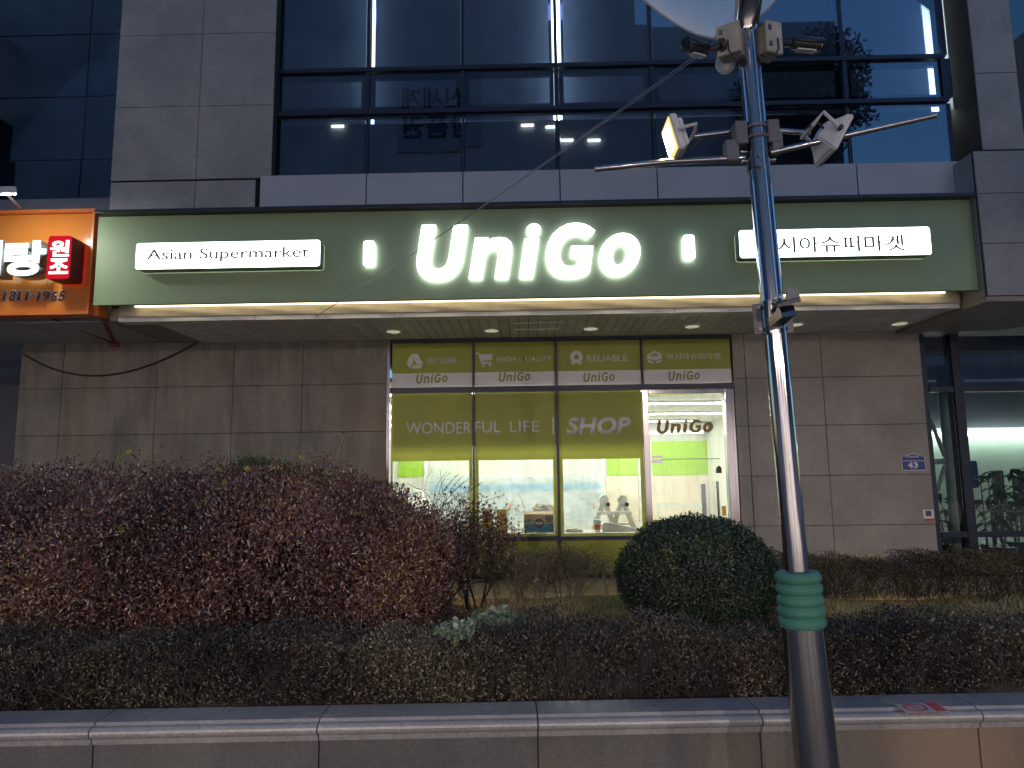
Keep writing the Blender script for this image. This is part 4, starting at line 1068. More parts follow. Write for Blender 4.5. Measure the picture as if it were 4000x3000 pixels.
# cross bars
bar_y = 527
tube('cross_bar', [mp(2700, 534, 0.03), up(bar_y) + Vector((0, 0.03, 0)) - SX * R_UP * 0.9], 0.0115, 'steel_d', MA, 14)
tube('cross_bar', [up(bar_y) + Vector((0, 0.03, 0)) + SX * R_UP * 0.9, mp(3165, 520, 0.03)], 0.0115, 'steel_d', MA, 14)
tube('lower_arm', [mp(2323, 661, -0.05), mp(2606, 632, -0.05), mp(2905, 617, 0.0)], 0.013, 'steel_d', MA, 14)
tube('lower_arm', [mp(3010, 597, -0.03), mp(3655, 450, -0.12)], 0.0125, 'steel_d', MA, 14)
for x, y, w in ((2855, 595, 0.028), (3030, 560, 0.022)):
    c = mp(x, y); obox('arm_bracket', c, (w, 0, 0), (0, 0.025, 0), (0, 0, 0.045), 'iron', MA, 0.003)

# foam collar
prof = []
for i in range(61):
    u = i / 60; py = 2232 + u * (2450 - 2232); k = abs(sin(pi * 5 * u)) ** 0.7 if 0 < u < 1 else 0
    r = wid(165, lo1) * (0.90 + 0.16 * k)
    prof.append((mp(3115 + (py - 2232) * 0.097, py), r))
t = thing('pole_padding', 'green ribbed foam padding wrapped around the mast', 'padding', prof[-1][0])
tube('foam', [p for p, r in prof[::-1]], [r for p, r in prof[::-1]], 'foam', t, 40)

# empty bracket pointing out of the lower sleeve
t = thing('mount_bracket', 'empty dark steel mounting bracket on the lower mast clamp', 'bracket', mp(3010, 1270, -R_UP))
a = mp(3025, 1262, -0.05); b = mp(3078, 1215, -0.14)
d = (b - a); u_ = d.normalized(); w_ = Vector((1, 0, 0.1)).normalized(); n_ = u_.cross(w_).normalized()
obox('square_tube', (a + b) / 2, d / 2, w_ * 0.026, n_ * 0.022, 'steel_d', t, 0.002)
c = mp(3070, 1180, -0.14)
obox('channel', c, Vector((0.046, 0.0, 0.012)), Vector((0.0, 0.03, 0.01)), Vector((-0.003, -0.002, 0.006)), 'iron', t, 0.001)
obox('channel', c + Vector((0.028, 0, 0.028)), Vector((0.026, 0, -0.004)), Vector((0, 0.004, 0)), Vector((0.002, 0, 0.026)), 'iron', t, 0.001)
obox('channel', c + Vector((-0.034, -0.012, 0.012)), Vector((0.018, 0, 0.024)), Vector((0.006, 0.022, 0)), Vector((-0.003, 0.0, 0.002)), 'iron', t, 0.001)
tube('bolt', [c + Vector((-0.03, -0.03, 0.015)), c + Vector((-0.03, 0.03, 0.02))], 0.006, 'steel_d', t, 8)

# mast head and membrane
H0, H1 = up(125), mp(2965, -420, -0.55)
tube('mast_head', [H0 - AXU * 0.02, H0 + AXU * 0.035, H0.lerp(H1, 0.5), H1], [R_UP * 0.7, R_UP * 1.12, R_UP * 1.25, R_UP * 1.3], 'steel_d', MA, 32)
tube('head_weld', [mp(2958, 92, -R_UP * 1.25), H1 + Vector((0.05, -R_UP * 1.1, 0))], 0.006, 'steel_d', MA, 8)
g = []
for i in range(41):
    v = i / 40; row = []
    pyl = 155 - v * 800
    for j in range(33):
        w = j / 32
        lx = 2800 - 270 * (v * 5) ** 0.62 - 50 * v          # left scalloped edge
        rx = 2905 + 160 * (v * 5) ** 0.75 + 60 * v
        L = atY(lx, 155 - 800 * v * (1 - 0.05), YPO + 0.12 - 0.85 * v); Rr = atY(rx, 110 - 800 * v, YPO + 0.06 - 0.85 * v)
        q = L.lerp(Rr, w); q.y += 0.30 * v ** 0.6 * sin(pi * w) + 0.012 * sin(9 * w + 3 * v) * v; row.append(q)
    g.append(row)
cn = thing('canopy', 'white fabric canopy tapering down to the top of the steel mast', 'canopy', mp(2830, 130, 0.1))
cmem = sheet_mesh('membrane', g, 'membrane', cn)
tube('edge_cable', [r_[0] for r_ in g], 0.005, 'white_p', cn, 6)
tube('edge_cable', [r_[-1] for r_ in g], 0.005, 'white_p', cn, 6)
tube('corner_clamp', [mp(2800, 158, 0.12), mp(2850, 120, 0.08)], 0.02, 'steel_d', cn, 12)
# tie cables from the canopy corner down to the fascia
for k, dy in enumerate((0, 10)):
    a = mp(2790 + k * 4, 165 + dy, 0.14); b = atY(1232 - k * 4, 1238, 6.62)
    pts = [a.lerp(b, i / 16) - Vector((0, 0, 0.03 * 4 * (i / 16) * (1 - i / 16))) for i in range(17)]
    tag(tube('tie_cable', pts, 0.0023, 'cable', seg=6), 'thin steel tie cable running from the canopy corner to the sign soffit', 'cable', 'canopy tie cables')

# junction boxes with cameras
def zq(a, b): return (2500 + a / 2.765, b / 2.765)
def jbox(name, label, c, hx, hz, yaw, mats):
    t = thing(name, label, 'junction box', c - Vector((0, 0, hz)))
    ex = Vector((cos(yaw), sin(yaw), 0)); ey = Vector((-sin(yaw), cos(yaw), 0))
    obox('case', c, ex * hx, ey * 0.035, Vector((0, 0, hz)), 'box', t, 0.006)
    obox('lid', c - ey * 0.043, ex * (hx + 0.004), ey * 0.008, Vector((0, 0, hz + 0.004)), 'box', t, 0.003)
    for s in (-1,):
        for zz in (-0.55, 0.55):
            obox('latch', c - ey * 0.045 + ex * s * hx * 0.6 + Vector((0, 0, zz * hz)), ex * 0.007, ey * 0.012, Vector((0, 0, 0.011)), 'iron', t)
    return t, ex, ey
cB1 = mp(*zq(985, 480), -0.02); cB2 = mp(*zq(1365, 470), -0.01)
jb1, e1, _ = jbox('junction_box', 'grimy beige junction box left of the mast head with a camera arm', cB1, 0.045, 0.065, radians(-32), None)
jb2, e2, _ = jbox('junction_box', 'grimy beige junction box right of the mast head with a camera arm', cB2, 0.038, 0.068, radians(20), None)
for j, c, s in ((jb1, cB1, 1), (jb2, cB2, -1)):
    pts = [c + Vector((-0.03 * s, -0.05, -0.01)), c + Vector((-0.03 * s, -0.055, -0.06)), c + Vector((0.0, -0.05, -0.1)), c + Vector((0.04 * s, -0.03, -0.07))]
    tube('lead', pts, 0.0035, 'rubber', j, 6)
def cctv(label, body_c, aim, arm_from, rb=0.027, ln=0.12):
    t = thing('security_camera', label, 'camera', arm_from)
    aim = aim.normalized(); sd = aim.cross(Vector((0, 0, 1))).normalized(); upv = sd.cross(aim)
    tube('body', [body_c - aim * ln / 2, body_c + aim * ln / 2], rb, 'black', t, 24)
    # hood: open half shell over the body
    g = []
    for i in range(2):
        row = []
        for k in range(13):
            an = radians(-15 + 210 * k / 12); row.append(body_c + aim * (-ln * 0.45 + i * ln * 1.06) + (sd * cos(an) + upv * sin(an)) * (rb + 0.005))
        g.append(row)
    sheet_mesh('hood', g, 'black', t, thick=0.003)
    tube('lens_ring', [body_c + aim * (ln / 2 + 0.0002), body_c + aim * (ln / 2 + 0.004)], rb * 0.92, 'steel_d', t, 24)
    tube('lens', [body_c + aim * (ln / 2 + 0.0042), body_c + aim * (ln / 2 + 0.007)], rb * 0.75, 'lens', t, 24)
    ctr = body_c - aim * ln * 0.45
    obox('under_plate', body_c - upv * (rb + 0.004), aim * ln * 0.35, sd * rb * 0.5, upv * 0.003, 'white_p', t)
    tube('arm', [ctr, ctr.lerp(arm_from, 0.45) + Vector((0, 0, -0.004)), arm_from], 0.013, 'black', t, 12)
    dd = (arm_from - ctr).normalized(); tube('foot', [arm_from - dd * 0.012, arm_from + dd * 0.006], 0.03, 'black', t, 20)
cctv('black bullet camera facing the street on the left junction box', mp(*zq(610, 520), -0.09), Vector((-0.75, -0.62, -0.22)), mp(*zq(885, 490), -0.05))
cctv('black bullet camera facing away on the right junction box', mp(*zq(1790, 478), 0.02), Vector((0.97, 0.08, -0.07)), mp(*zq(1480, 465), -0.01))
c = mp(*zq(925, 690), 0.05)
t = thing('dome_housing', 'dirty white dome camera hanging under the left junction box', 'camera', c)
bm = bmesh.new(); bmesh.ops.create_uvsphere(bm, u_segments=24, v_segments=14, radius=0.042)
for v in bm.verts:
    v.co = Vector((c.x, c.y, c.z)) + Vector((v.co.x, v.co.y, v.co.z * (1.0 if v.co.z < 0 else 1.9)))
link('shell', bm2me(bm, 'shell', True), 'white_p', t); tube('collar', [c + Vector((0, 0, 0.01)), c + Vector((0, 0, -0.006))], 0.044, 'white_p', t, 24)

# floodlights ------------------------------------------------------------
def zf(a, b): return (2200 + a / 1.8433, 380 + b / 1.8433)
t = thing('floodlight', 'lit square floodlight on the left cross bar of the mast', 'floodlight', mp(2700, 534, 0.03))
c = mp(2632, 543, -0.02)
n = Vector((-0.97, 0.0, -0.24)).normalized(); hz_ = Vector((0.14, 0.0, 0.98)); hz_ = (hz_ - n * hz_.dot(n)).normalized(); wx = n.cross(hz_)
obox('glow_rim', c + n * 0.018, wx * 0.068, hz_ * 0.070, n * 0.002, 'flood_rim', t)
obox('lens', c + n * 0.022, wx * 0.050, hz_ * 0.052, n * 0.0015, 'flood', t)
obox('case', c, wx * 0.076, hz_ * 0.078, n * 0.016, 'white_p', t, 0.006)
obox('heat_sink', c - n * 0.028, wx * 0.06, hz_ * 0.06, n * 0.011, 'white_p', t, 0.005)
for s in (-1, 1):
    tube('yoke', [c + wx * s * 0.09, c - n * 0.075 + wx * s * 0.09, c - n * 0.085 + wx * s * 0.03], 0.007, 'white_p', t, 6)
tube('yoke', [c - n * 0.085 - wx * 0.03, c - n * 0.085 + wx * 0.03], 0.008, 'white_p', t, 6)
tube('lead', [c - n * 0.04, c - n * 0.07 + Vector((0, 0, -0.06)), c - n * 0.10 + Vector((0.02, 0, -0.02))], 0.005, 'rubber', t, 6)
t = thing('floodlight', 'unlit white floodlight with a rusty yoke on the right cross bar of the mast', 'floodlight', mp(3165, 520, 0.03))
c = mp(3240, 545, -0.03); n = Vector((0.86, 0.0, -0.48)).normalized(); wx = Vector((0, 1, 0)); hz_ = n.cross(wx)
bm = bmesh.new(); A0 = []
for dd, k in ((0.0, 1.0), (-0.02, 1.0), (-0.05, 0.7), (-0.085, 0.45)):
    A0.append([bm.verts.new(c + n * (0.03 + dd) + wx * sx * 0.09 * k + hz_ * sz * 0.085 * k) for sx, sz in ((-1, -1), (1, -1), (1, 1), (-1, 1))])
for a, b in zip(A0, A0[1:]):
    for k in range(4): bm.faces.new((a[k], a[(k + 1) % 4], b[(k + 1) % 4], b[k]))
bm.faces.new(A0[0]); bm.faces.new(A0[-1]); bmesh.ops.recalc_face_normals(bm, faces=bm.faces)
bmesh.ops.bevel(bm, geom=list(bm.edges), offset=0.006, segments=2, affect='EDGES')
link('case', bm2me(bm, 'case'), 'white_p', t)
obox('glass_front', c + n * 0.033, wx * 0.078, hz_ * 0.074, n * 0.002, 'lens', t)
for s in (-1, 1):
    tube('yoke', [c + wx * s * 0.098 + hz_ * 0.0, c - n * 0.07 + wx * s * 0.098 + Vector((0, 0, 0.035)), c - n * 0.10 + wx * s * 0.06 + Vector((0, 0, -0.01))], 0.008, 'white_p', t, 6)
tube('yoke', [c - n * 0.10 - wx * 0.06 + Vector((0, 0, -0.01)), c - n * 0.10 + wx * 0.06 + Vector((0, 0, -0.01))], 0.009, 'white_p', t, 6)
tube('pivot', [c - wx * 0.112, c - wx * 0.09], 0.009, 'bark', t, 10)
tube('lead', [c - n * 0.05 - wx * 0.05, c - n * 0.09 + Vector((0, -0.06, 0.01)), c - n * 0.11 + Vector((-0.02, -0.04, -0.03))], 0.005, 'rubber', t, 6)

# ================================================================== PLANTER
PYAW = atan2(0.037, 1)
PL = thing('planter_wall', 'low granite planter wall with a rounded coping in front of the hedge', 'planter', (0, 3.45, 0), rz=PYAW)
PLM = wmat(PL)
jx = [-4.6, -3.5]
for p in (378, 1240, 2095, 2985, 3880):
    jx.append(atY(p, 2850, 3.23).x)
jx += [jx[-1] + 1.12, jx[-1] + 2.24]
prof = [(0.0, 0.45), (-0.175, 0.45), (-0.182, 0.4375), (-0.197, 0.4375)]
for k in range(9):
    a = radians(80 + 190 * k / 8 - 0); prof.append((-0.200 + 0.0245 * cos(a) - 0.0, 0.4125 + 0.0245 * sin(a)))
prof += [(-0.198, 0.385), (-0.196, 0.362), (-0.182, 0.357), (0.0, 0.357)]
for i in range(len(jx) - 1):
    a, b = jx[i] + 0.003, jx[i + 1] - 0.003
    bm = bmesh.new(); r0 = [bm.verts.new((a, y, z)) for y, z in prof]; r1 = [bm.verts.new((b, y, z)) for y, z in prof]
    n = len(prof)
    for k in range(n): bm.faces.new((r0[k], r0[(k + 1) % n], r1[(k + 1) % n], r1[k]))
    bm.faces.new(r0); bm.faces.new(r1); bmesh.ops.recalc_face_normals(bm, faces=bm.faces)
    link('coping_stone', bm2me(bm, 'coping_stone'), 'coping', PL, world=False)
    bm = bmesh.new(); bm_box(bm, a, b, -0.18, -0.03, 0.0, 0.356, 0.002)
    link('face_stone', bm2me(bm, 'face_stone'), 'granite_pl', PL, world=False)
bm = bmesh.new(); bm_box(bm, jx[0], jx[-1], -0.165, -0.01, 0.0, 0.354); link('wall_core', bm2me(bm, 'wall_core'), 'mortar', PL, world=False)
# faded no smoking decal on the coping
cs = [atZ(*p, 0.4535) for p in ((3488, 2750), (3655, 2742), (3712, 2780), (3540, 2784))]
t = thing('coping_decal', 'faded no smoking decal stuck on the granite coping', 'decal', cs[0])
def quad(name, pts, mat, parent, dz=0.0):
    bm = bmesh.new(); bm.faces.new([bm.verts.new(Vector(p) + Vector((0, 0, dz))) for p in pts]); bmesh.ops.recalc_face_normals(bm, faces=bm.faces)
    bmesh.ops.solidify(bm, geom=list(bm.faces), thickness=0.0008); return link(name, bm2me(bm, name), mat, parent)
quad('paper', cs, 'pinkpr', t)
lerp4 = lambda u, v: cs[0].lerp(cs[1], u).lerp(cs[3].lerp(cs[2], u), v)
ringp = lambda r, k: lerp4(0.36 + 0.27 * r * cos(2 * pi * k / 24), 0.5 + 0.42 * r * sin(2 * pi * k / 24))
bm = bmesh.new()
for k in range(24):
    bm.faces.new([bm.verts.new(q + Vector((0, 0, 0.0012))) for q in (ringp(1, k), ringp(1, k + 1), ringp(0.74, k + 1), ringp(0.74, k))])
bm.faces.new([bm.verts.new(lerp4(u, v) + Vector((0, 0, 0.0013))) for u, v in ((0.2, 0.26), (0.24, 0.2), (0.52, 0.74), (0.48, 0.8))])
link('ring_print', bm2me(bm, 'ring_print'), 'redpr', t)
quad('red_block', [lerp4(u, v) for u, v in ((0.70, 0.04), (0.97, 0.04), (0.97, 0.96), (0.72, 0.96))], 'redpr', t, 0.0012)

# ================================================================== PLANTS
def sup(points, c, r, e=2.4):
    q = np.abs((points - c) / r); return (q ** e).sum(1) ** (1 / e)
# ---- the big azalea mound: overlapping domes
def dome_surface(n, c, r, zmin, depth):
    """points in the outer shell of a lumpy dome, with outward normals"""
    d = unit(rng.normal(0, 1, (n * 2, 3))); d = d[d[:, 2] > zmin][:n]
    th = np.arctan2(d[:, 1], d[:, 0]); lump_ = 1 + 0.05 * np.sin(5 * th + 4 * d[:, 2]) + 0.035 * np.sin(11 * th - 7 * d[:, 2] + 1) + 0.03 * np.sin(17 * d[:, 0] + 13 * d[:, 2])
    s = (1 - depth * rng.random(len(d)) ** 1.6) * lump_
    dd = np.sign(d) * np.abs(d) ** 0.8; dd = unit(dd) * (1 + 0.08 * (np.abs(d).min(1, keepdims=True)))
    return c + dd * r * s[:, None], unit(d / r)
AZ = thing('azalea_bush', 'large rounded azalea bush with dark reddish purple winter leaves', 'bush', (-2.0, 4.9, 0.43))
PP, NN = [], []
for c, r, n in (((-1.75, 5.0, 0.54), (1.30, 0.95, 1.08), 60000), ((-3.2, 5.05, 0.54), (1.5, 1.0, 1.10), 50000), ((-1.08, 4.75, 0.50), (0.54, 0.58, 0.70), 14000), ((-4.6, 5.1, 0.54), (1.5, 1.0, 1.11), 26000), ((-2.45, 5.1, 0.54), (1.0, 0.9, 1.08), 26000)):
    p, nn = dome_surface(n, np.array(c), np.array(r), -0.10, 0.24); PP.append(p); NN.append(nn)
P_, N_ = np.concatenate(PP), np.concatenate(NN)
# tip clusters: leaves gather in little rosettes
cl = rng.integers(0, len(P_), len(P_)); k_ = rng.random(len(P_)) < 0.0
patch = 0.5 + 0.22 * np.sin(2.3 * P_[:, 0] + 1.1 * P_[:, 2] * 3) + 0.18 * np.sin(5.1 * P_[:, 0] - 4 * P_[:, 2] + 2 * P_[:, 1])
gap = np.sin(6.3 * P_[:, 0] + 2 * P_[:, 2]) * np.sin(7.9 * P_[:, 2] - 3 * P_[:, 0] + 1) + 0.6 * np.sin(15 * P_[:, 0] - 11 * P_[:, 2])
kp = (gap > -0.75) | (rng.random(len(P_)) < 0.55); P_, N_, patch = P_[kp], N_[kp], patch[kp]
rn = np.clip(patch * 0.75 + rng.normal(0, 0.2, len(P_)) + 0.03, 0, 0.97)
rn[rng.random(len(P_)) < 0.012] = 0.99
M['azalea'] = leafmat('azalea_leaf', [(0.0, (0.06, 0.034, 0.032)), (0.35, (0.14, 0.066, 0.062)), (0.6, (0.20, 0.095, 0.083)), (0.8, (0.22, 0.135, 0.095)), (0.95, (0.32, 0.15, 0.06)), (1.0, (0.40, 0.33, 0.08))], 0.27, 0.15, 0.8)
leaves('foliage', P_, N_, rng.uniform(0.022, 0.038, len(P_)), rng.uniform(0.011, 0.017, len(P_)), M['azalea'], AZ, rn, up=0.35, wild=0.62)
sg, tp = [], []
for i in range(60):
    a = rng.uniform(0, 2 * pi); b = np.array((rng.uniform(-4.2, -0.7), rng.uniform(4.7, 5.3), 0.42)); grow(b, (cos(a) * 0.6, sin(a) * 0.5, 1), 0.45, 0.012, 2, sg, tp, 0.5, 2)
twigs('stems', sg, 'bark', AZ, 'stuff')
# green shoots at its crest, young yellow leaves
M['leafgreen'] = leafmat('fresh_leaf', [(0.0, (0.03, 0.06, 0.02)), (0.6, (0.07, 0.13, 0.035)), (1.0, (0.13, 0.20, 0.05))], 0.4, 0.3)
n = 2600; xx = rng.uniform(X_(920, 1760, 5.2), X_(1270, 1760, 5.2), n)
cp = np.stack([xx, rng.normal(5.25, 0.1, n), np.interp(xx, [X_(920, 1760, 5.2), X_(1000, 1760, 5.2), X_(1270, 1790, 5.2)], [1.66, 1.69, 1.56]) - rng.random(n) ** 0.6 * 0.12], 1)
t = thing('green_shoots', 'fresh green leafy shoots standing up from the crest of the azalea bush', 'shoots', (-2.2, 5.25, 0.43))
leaves('foliage', cp, np.tile([0, -0.3, 1.0], (n, 1)), rng.uniform(0.025, 0.05, n), rng.uniform(0.008, 0.014, n), M['leafgreen'], t, None, up=0.5)
twigs('stems', [(*p, p[0] + rng.normal(0, 0.04), p[1], 0.9, 0.002, 0.004) for p in cp[:60]], 'bark', t)
M['vine'] = leafmat('yellow_leaf', [(0.0, (0.20, 0.26, 0.04)), (1.0, (0.42, 0.40, 0.07))], 0.5, 0.4)
def dome_front(px, py):
    """first point of the picture ray that lies inside one of the azalea domes"""
    d = ray(px, py)
    for Y in np.linspace(3.6, 5.6, 200):
        p = d * (Y / d[1]) + np.array((0, 0, EYE))
        for c, r in (((-1.75, 5.0, 0.42), (1.30, 0.95, 1.20)), ((-3.2, 5.05, 0.40), (1.5, 1.0, 1.24)), ((-0.95, 4.75, 0.40), (0.62, 0.62, 0.92))):
            if (((p - np.array(c)) / np.array(r)) ** 2).sum() < 1.0: return p
    return d * (5.0 / d[1]) + np.array((0, 0, EYE))
vp = [(505, 1778), (520, 1772), (495, 1790), (575, 1800), (657, 1755), (990, 1782), (1195, 1802), (862, 1833), (880, 1846), (988, 1838), (588, 1960), (810, 1976), (868, 1900), (495, 2068), (497, 2072)]
pts = np.array([dome_front(a, b) + np.array((0, -0.03, 0.01)) for a, b in vp])
n = len(pts); leaves('climber_leaf_sprigs', pts, np.tile([0, -1.0, 0.2], (n, 1)), rng.uniform(0.05, 0.075, n), rng.uniform(0.035, 0.05, n), M['vine'], AZ, None, up=0.1, wild=0.4, fold=0.15)

# ---- lower azalea with bare trunk right of the mound
def shrub(name, label, base, stems, H, mat_tw, leafm, nleaf, lsz, spread=0.45, kids=3, lev=3, r=0.013, lean=0.35, jit=0.05, cat='shrub', leafjit=0.04, bend=0.25, rn=None):
    t = thing(name, label, cat, base); sg, tp = [], []
    for i in range(stems):
        a = 2 * pi * i / stems + rng.uniform(-0.4, 0.4)
        b = np.array(base) + np.array((cos(a) * jit, sin(a) * jit, -0.02))
        grow(b, (cos(a) * lean, sin(a) * lean, 1.0), H * 0.45 * rng.uniform(0.8, 1.1), r * rng.uniform(0.6, 1), lev, sg, tp, spread, kids, bend)
    twigs('stems', sg, mat_tw, t, 'stuff')
    if nleaf:
        T = np.array(tp); k = rng.integers(0, len(T), nleaf)
        p = T[k, :3] + rng.normal(0, leafjit, (nleaf, 3)); leaves('foliage', p, unit(T[k, 3:] + rng.normal(0, 0.6, (nleaf, 3))), rng.uniform(*lsz, nleaf), rng.uniform(*lsz, nleaf) * 0.4, leafm, t, rn)
    return t
def gp(px, py): p = atZ(px, py, 0.44); return (p.x, p.y, soil_z(p.x, p.y) - 0.01)
b1 = gp(1855, 2372)
shrub('azalea_shrub', 'open azalea shrub with dark bare trunks and purple leaves right of the big bush', b1, 6, 0.78, 'bark', M['azalea'], 3000, (0.026, 0.042), 0.42, 3, 3, 0.017, 0.30, leafjit=0.05)
b2 = gp(1640, 2380)
shrub('azalea_shrub', 'leafy purple azalea shrub between the big bush and the open shrub', b2, 8, 0.84, 'bark', M['azalea'], 7500, (0.024, 0.04), 0.5, 3, 3, 0.016, 0.5, leafjit=0.06)
M['dry'] = leafmat('dry_leaf', [(0.0, (0.05, 0.045, 0.02)), (0.5, (0.13, 0.10, 0.045)), (1.0, (0.24, 0.18, 0.09))], 0.6, 0.25)
for k, (px_, py_, lab, H, st, nl) in enumerate(((2070, 2330, 'wide twiggy brown shrub under the left part of the shop window', 0.46, 18, 2400), (2215, 2320, 'dense twiggy brown shrub standing under the window mullion', 0.44, 18, 2400),
                                            (1985, 2340, 'thin bare twig shrub beside the open azalea trunk', 0.46, 11, 700), (2400, 2290, 'small sparse shrub with pale dry leaves beside the clipped ball', 0.40, 5, 400))):
    b = gp(px_, py_); shrub('twiggy_shrub', lab, b, st, H, 'twig', M['dry'], nl, (0.016, 0.03), 0.42, 3, 3, 0.0085, 0.42, jit=0.08)
# long bare shoots in front of the lit window
sg = []
for i in range(16):
    a = atY(random.uniform(1640, 1830), 2010, 4.85); q = np.array(a); d = np.array((random.uniform(-0.5, 0.9), random.uniform(-0.2, 0.2), 1.0))
    for k in range(6):
        d = d + rng.normal(0, 0.12, 3) + np.array((0.10, 0, -0.13)); d /= np.linalg.norm(d); e = q + d * 0.055; sg.append((*q, *e, 0.0022, 0.0018)); q = e
t = thing('bare_shoots', 'thin arching bare shoots above the purple azalea in front of the window', 'shoots', (sg[0][0], 4.85, 0.44)); twigs('stems', sg, 'bark', t, 'stuff')
twigs('stems', [(*np.array(atY(1700, 2030, 4.85)), b2[0], b2[1], b2[2], 0.003, 0.005)], 'bark', t)
# young tall shoot in front of the wall
pts = [atY(x, y, 5.25) for x, y in ((1300, 1850), (1312, 1790), (1330, 1745), (1340, 1700))]
t = thing('tall_shoot', 'single pale bare shoot standing above the azalea against the wall', 'shoot', (pts[0].x, 5.25, 0.43)); tube('stem', [Vector((pts[0].x, 5.25, 0.42))] + pts, 0.004, 'twig', t, 5)
pp = np.array([tuple(p) for p in pts[1:]] * 3) + rng.normal(0, 0.02, (9, 3)); leaves('foliage', pp, np.tile([0.0, -0.5, 0.5], (9, 1)), np.full(9, 0.03), np.full(9, 0.014), M['dry'], t)

# ---- clipped ball of boxwood
bc = atY(2722, 2235, 5.05); BR = 0.565
BX = thing('boxwood_ball', 'dark green boxwood clipped into a round ball in front of the door', 'bush', (bc.x, 5.05, 0.44))
n = 40000; d = unit(rng.normal(0, 1, (n, 3))); d = d[d[:, 2] > -0.75]
s = 1 - 0.22 * rng.random(len(d)) ** 1.5 + 0.035 * np.sin(9 * d[:, 0] + 5 * d[:, 2]) * np.sin(8 * d[:, 1] + 3) + rng.normal(0, 0.015, len(d))
bp = np.array((bc.x, 5.05, 0.78)) + d * s[:, None] * np.array((BR, 0.55, 0.43))
M['box_l'] = leafmat('boxwood_leaf', [(0.0, (0.018, 0.030, 0.022)), (0.5, (0.035, 0.058, 0.036)), (0.93, (0.055, 0.085, 0.05)), (1.0, (0.09, 0.125, 0.07))], 0.38, 0.1)
leaves('foliage', bp, d, rng.uniform(0.018, 0.034, len(d)), rng.uniform(0.009, 0.014, len(d)), M['box_l'], BX, None, up=0.2)
sg, tp = [], []
for i in range(14): grow((bc.x + rng.normal(0, 0.06), 5.05 + rng.normal(0, 0.06), 0.43), (rng.normal(0, 0.5), rng.normal(0, 0.5), 1), 0.3, 0.012, 2, sg, tp, 0.5, 3)
twigs('stems', sg, 'bark', BX, 'stuff')

# ---- hedges
def hedge(name, label, xs, y0, y1, z0, z1, n, mats, nt_, lsz, tw='bark', low=0.35):
    """a clipped row: leaves thick on top and the street face, twigs show lower down"""
    t = thing(name, label, 'hedge', ((xs[0] + xs[1]) / 2, (y0 + y1) / 2, z0))
    x = rng.uniform(xs[0], xs[1], n)
    u = rng.random(n)
    top = z1 + 0.026 * np.sin(3.7 * x) + 0.02 * np.sin(9.3 * x + 1) + 0.016 * np.sin(23 * x)
    front = y0 + 0.03 * np.sin(2.9 * x + 0.6) + 0.02 * np.sin(11 * x) + x * 0.037
    k = rng.random(n) < 0.38          # top skin
    z = np.where(k, top - 0.10 * rng.random(n) ** 1.6 + rng.normal(0, 0.008, n), z0 + (top - z0) * (1 - rng.random(n) ** (1.0 / (1 - low))))
    y = np.where(k, front + u * (y1 - y0), front + (y1 - y0) * 0.45 * rng.random(n) ** 1.7 + 0.03 * (1 - (z - z0) / (z1 - z0)))
    # gaps: whole clumps missing or thin
    cx = np.sin(7.1 * x + 2) * np.sin(12.7 * z + 5 * x) + np.sin(17.3 * x - 9 * z) * 0.6
    cx = cx + 0.5 * np.sin(3.1 * x + 1.3) * np.sin(6.5 * z + 0.7 * x)
    keep = (cx > -0.35) | (rng.random(n) < 0.16) | (k & (rng.random(n) < 0.8))
    P = np.stack([x, y, z], 1)[keep]; kk = k[keep]
    N = np.where(kk[:, None], np.array([[0, -0.2, 1.0]]), np.array([[0, -1.0, 0.35]]))
    rn = np.clip(rng.random(len(P)) * 0.72 + 0.2 * np.sin(4 * P[:, 0] + 6 * P[:, 2]) + 0.12 * np.sin(1.7 * P[:, 0] + 2) + 0.1, 0, 1)
    leaves('foliage', P, N, rng.uniform(*lsz, len(P)), rng.uniform(*lsz, len(P)) * 0.5, mats, t, rn, up=0.2)
    S = []
    for i in range(nt_):
        xx = random.uniform(*xs); q = np.array((xx, y0 + xx * 0.037 + random.uniform(0.05, (y1 - y0) * 0.8), z0 - 0.02)); d = np.array((random.gauss(0, 0.25), random.gauss(-0.05, 0.2), 1)); L = (z1 - z0) / 5
        for s in range(5):
            d = d + rng.normal(0, 0.22, 3); d /= np.linalg.norm(d); e = q + d * L * random.uniform(0.8, 1.05); S.append((*q, *e, 0.0042 - s * 0.0006, 0.0036 - s * 0.0006))
            if s > 0:
                f = d + rng.normal(0, 0.6, 3); f /= np.linalg.norm(f); S.append((*e, *(e + f * 0.08), 0.002, 0.001))
            q = e
    twigs('twigs', S, tw, t, 'stuff'); return t
M['hedge_l'] = leafmat('hedge_leaf', [(0.0, (0.014, 0.010, 0.009)), (0.45, (0.05, 0.036, 0.028)), (0.75, (0.095, 0.075, 0.052)), (0.92, (0.14, 0.12, 0.075)), (1.0, (0.24, 0.22, 0.15))], 0.35, 0.12)
hedge('box_hedge', 'low dark brown clipped hedge growing along the granite planter wall', (-3.1, 3.2), 3.475, 3.98, 0.425, 0.725, 105000, M['hedge_l'], 900, (0.013, 0.025), low=0.12)
M['hedge_b'] = leafmat('brown_hedge_leaf', [(0.0, (0.03, 0.022, 0.014)), (0.5, (0.075, 0.052, 0.03)), (0.85, (0.12, 0.085, 0.045)), (1.0, (0.14, 0.15, 0.06))], 0.5, 0.15)
hb = atZ(3080, 2335, 0.46)
hedge('brown_hedge', 'dry brown clipped hedge in front of the right stone wall', (hb.x, 5.9), 5.85, 6.45, 0.44, 0.76, 42000, M['hedge_b'], 420, (0.014, 0.026))

